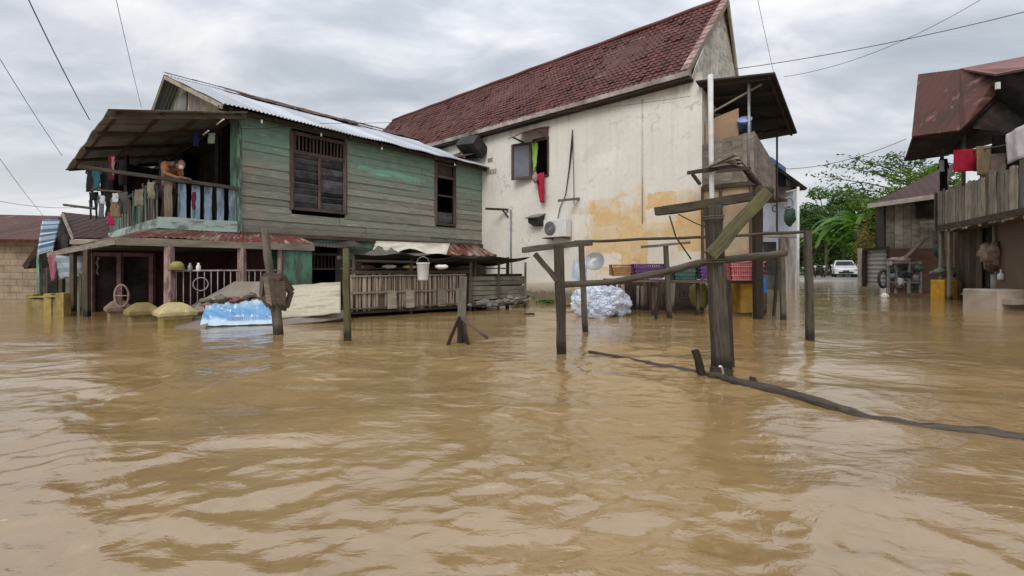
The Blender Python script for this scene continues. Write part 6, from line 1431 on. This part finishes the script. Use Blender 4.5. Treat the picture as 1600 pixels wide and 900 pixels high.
# flat airy tree with small leaves on long limbs
random.seed(21)
at_ = thing('almond_tree', V((P(1420, 430, 32).x, 32, .1)), 'airy tree with long level limbs and sparse leaves against the sky', 'tree', 'trees at the end of the lane')
b = MB(); bl = MB()
rt = P(1425, 400, 32); b.tube([V((rt.x, 32, -.5)), P(1422, 330, 32), P(1420, 262, 32)], [.22, .16, .08], 8)
for (x1, y1, x0, y0) in ((1283, 276, 1420, 300), (1300, 258, 1420, 285), (1325, 246, 1421, 275), (1345, 262, 1420, 290), (1440, 252, 1420, 270), (1465, 262, 1420, 285), (1310, 292, 1420, 310), (1375, 250, 1420, 272), (1400, 244, 1420, 268), (1290, 305, 1420, 318)):
    a = P(x0, y0, 32); c = P(x1, y1, 32+random.uniform(-2, 2)); mid = a.lerp(c, .5)+V((0, 0, .1))
    b.tube([a, mid, c], [.06, .035, .01], 6)
    for k in range(190):
        t = random.uniform(.25, 1.05); q_ = a.lerp(c, t)+V((random.gauss(0, .35), random.gauss(0, .4), .12*random.gauss(0, 1)+.12)); cl0 = noise.noise(q_*1.4)
        if cl0 > -.15: leaf_quad(bl, q_, .24)
b.build('trunk', m_bark, at_); bl.build('crown', m_leafB, at_)
# banana plants
def banana(px, ybase, Y, ytop, label, seed):
    random.seed(seed); base = V((P(px, 0, Y).x, Y, .1)); ht = P(px, ytop, Y).z*1.05
    o = thing('banana_plant', base, label, 'plant', 'banana plants beside the lane')
    part('trunk', plain('banana_stem%d' % seed, (.16, .17, .06), .7, .2), o, lambda b: b.tube([base-V((0, 0, .5)), base+V((.1, 0, ht*.35)), base+V((0, 0, ht*.62))], [.16, .13, .09], 10))
    b = MB(); top = base+V((0, 0, ht*.58))
    for k in range(9):
        a = k*2.4+random.random(); ln = ht*random.uniform(.42, .6); up = random.uniform(.35, 1.0)
        d = V((math.cos(a), math.sin(a)*.8, 0)); wd_ = random.uniform(.4, .6)
        def g(u, v):
            t = v; c = top+d*ln*t*(1.05-.25*up)+V((0, 0, ln*(up*t*1.15-(1.0)*t*t)))
            sd_ = d.cross(V((0, 0, 1))); w = wd_*math.sin(min(1, t*1.15+.05)*math.pi*.93)**.6 if t < .99 else .02
            s = (u-.5)*2
            tear = .06*math.sin(t*60+k*3)*abs(s)
            return c+sd_*s*w+V((0, 0, -abs(s)*w*.45+tear))
        b.grid(g, 6, 22, r=random.random())
    b.build('leaves', m_ban_leaf, o)
banana(1318, 430, 44, 305, 'banana plant with broad leaves above the white car', 31); banana(1344, 430, 42, 298, 'banana plant just right of the white car', 32)
banana(1368, 430, 41, 312, 'banana plant beside the pale sheet metal door', 33); banana(1290, 430, 45, 335, 'banana plant left of the white car', 34); banana(1352, 430, 42, 356, 'low banana plant between the others with yellowing leaves', 35)
# dry bush by small house
random.seed(5)
bs = thing('dry_bush', P(1348, 440, 24), 'dry reddish brown shrub beside the small plank house', 'bush')
b = MB()
for i in range(900):
    c = P(1350+random.gauss(0, 8), 385+random.gauss(0, 18), 24+random.gauss(0, .5)); leaf_quad(b, c, .18)
b.build('foliage', leafm('leaf_dry', (.09, .07, .03), (.20, .15, .05), (.32, .27, .08)), bs)
part('stems', m_bark, bs, lambda b: [b.tube([P(1350, 445, 24), P(1350+dx, 380, 24)], [.04, .015], 6) for dx in (-10, -3, 4, 11)])
tag((lambda b: ([leaf_quad(b, P(813+random.gauss(0, 7), 462+abs(random.gauss(0, 8)), 13.0+random.gauss(0, .15)), .10) for i in range(420)], b)[1])(MB()).build('weeds', m_leafB, origin=PW(815, 470)), 'low weeds growing at the foot of the white wall', 'weeds', kind='stuff')
tag((lambda b: ([leaf_quad(b, P(856+random.gauss(0, 8), 469+abs(random.gauss(0, 4)), 13.2+random.gauss(0, .15)), .08) for i in range(300)], b)[1])(MB()).build('weeds', m_leafB, origin=PW(856, 472)), 'low weeds at the wall foot left of the gate post', 'weeds', kind='stuff')

# ------------------------------------------------------------------ wires
def wire(name_pts, rad, label, sag=0.0):
    a, c = name_pts; pts = []
    for k in range(25):
        t = k/24; q_ = a.lerp(c, t); q_.z -= sag*4*t*(1-t); pts.append(q_)
    tag(MB().tube(pts, rad*.62, 5).build('power_cable', m_black, origin=a), label, 'cable')
wire((P(26, -40, 6.0), P(140, 187, 8.6)), .012, 'thick black cable dropping to the balcony roof corner', .05)
wire((P(175, -30, 9), P(221, 168, 14)), .009, 'thin grey cable dropping behind the green house', .05)
wire((P(-40, 25, 8), P(97, 243, 11)), .009, 'thin cable dropping from the left edge to the balcony roof', .06)
wire((P(-40, 190, 12), P(70, 340, 22)), .012, 'low thin cable at the left edge', .1)
wire((P(-40, 305, 22), P(150, 322, 26)), .018, 'level cable above the left roofs', .3)
wire((P(1148, 108, 10.5), P(1680, -2, 9)), .013, 'black cable from the white building gable to the upper right', .12)
wire((P(1225, 264, 20), P(1416, 217, 16)), .018, 'cable from the white and blue house to the red roof', .25)
wire((P(1180, -20, 12), P(1210, 118, 16)), .010, 'thin cable dropping beside the gable of the white building', .05)
wire((P(1225, 120, 22), P(1540, -5, 18)), .018, 'faint far cable crossing the sky at the upper right', .5)
wire((P(500, 193, 9.9), P(1080, 150, 10.8)), .008, 'thin cable strung across the maroon roof', .16)
wire((P(376, 201, 10.2), P(455, 196, 11.2)), .010, 'short black wire along the top of the green wall', .03)
wire((P(1060, 280, 10.5), P(1200, 200, 10)), .004, 'thin wire by the white pole', .03)
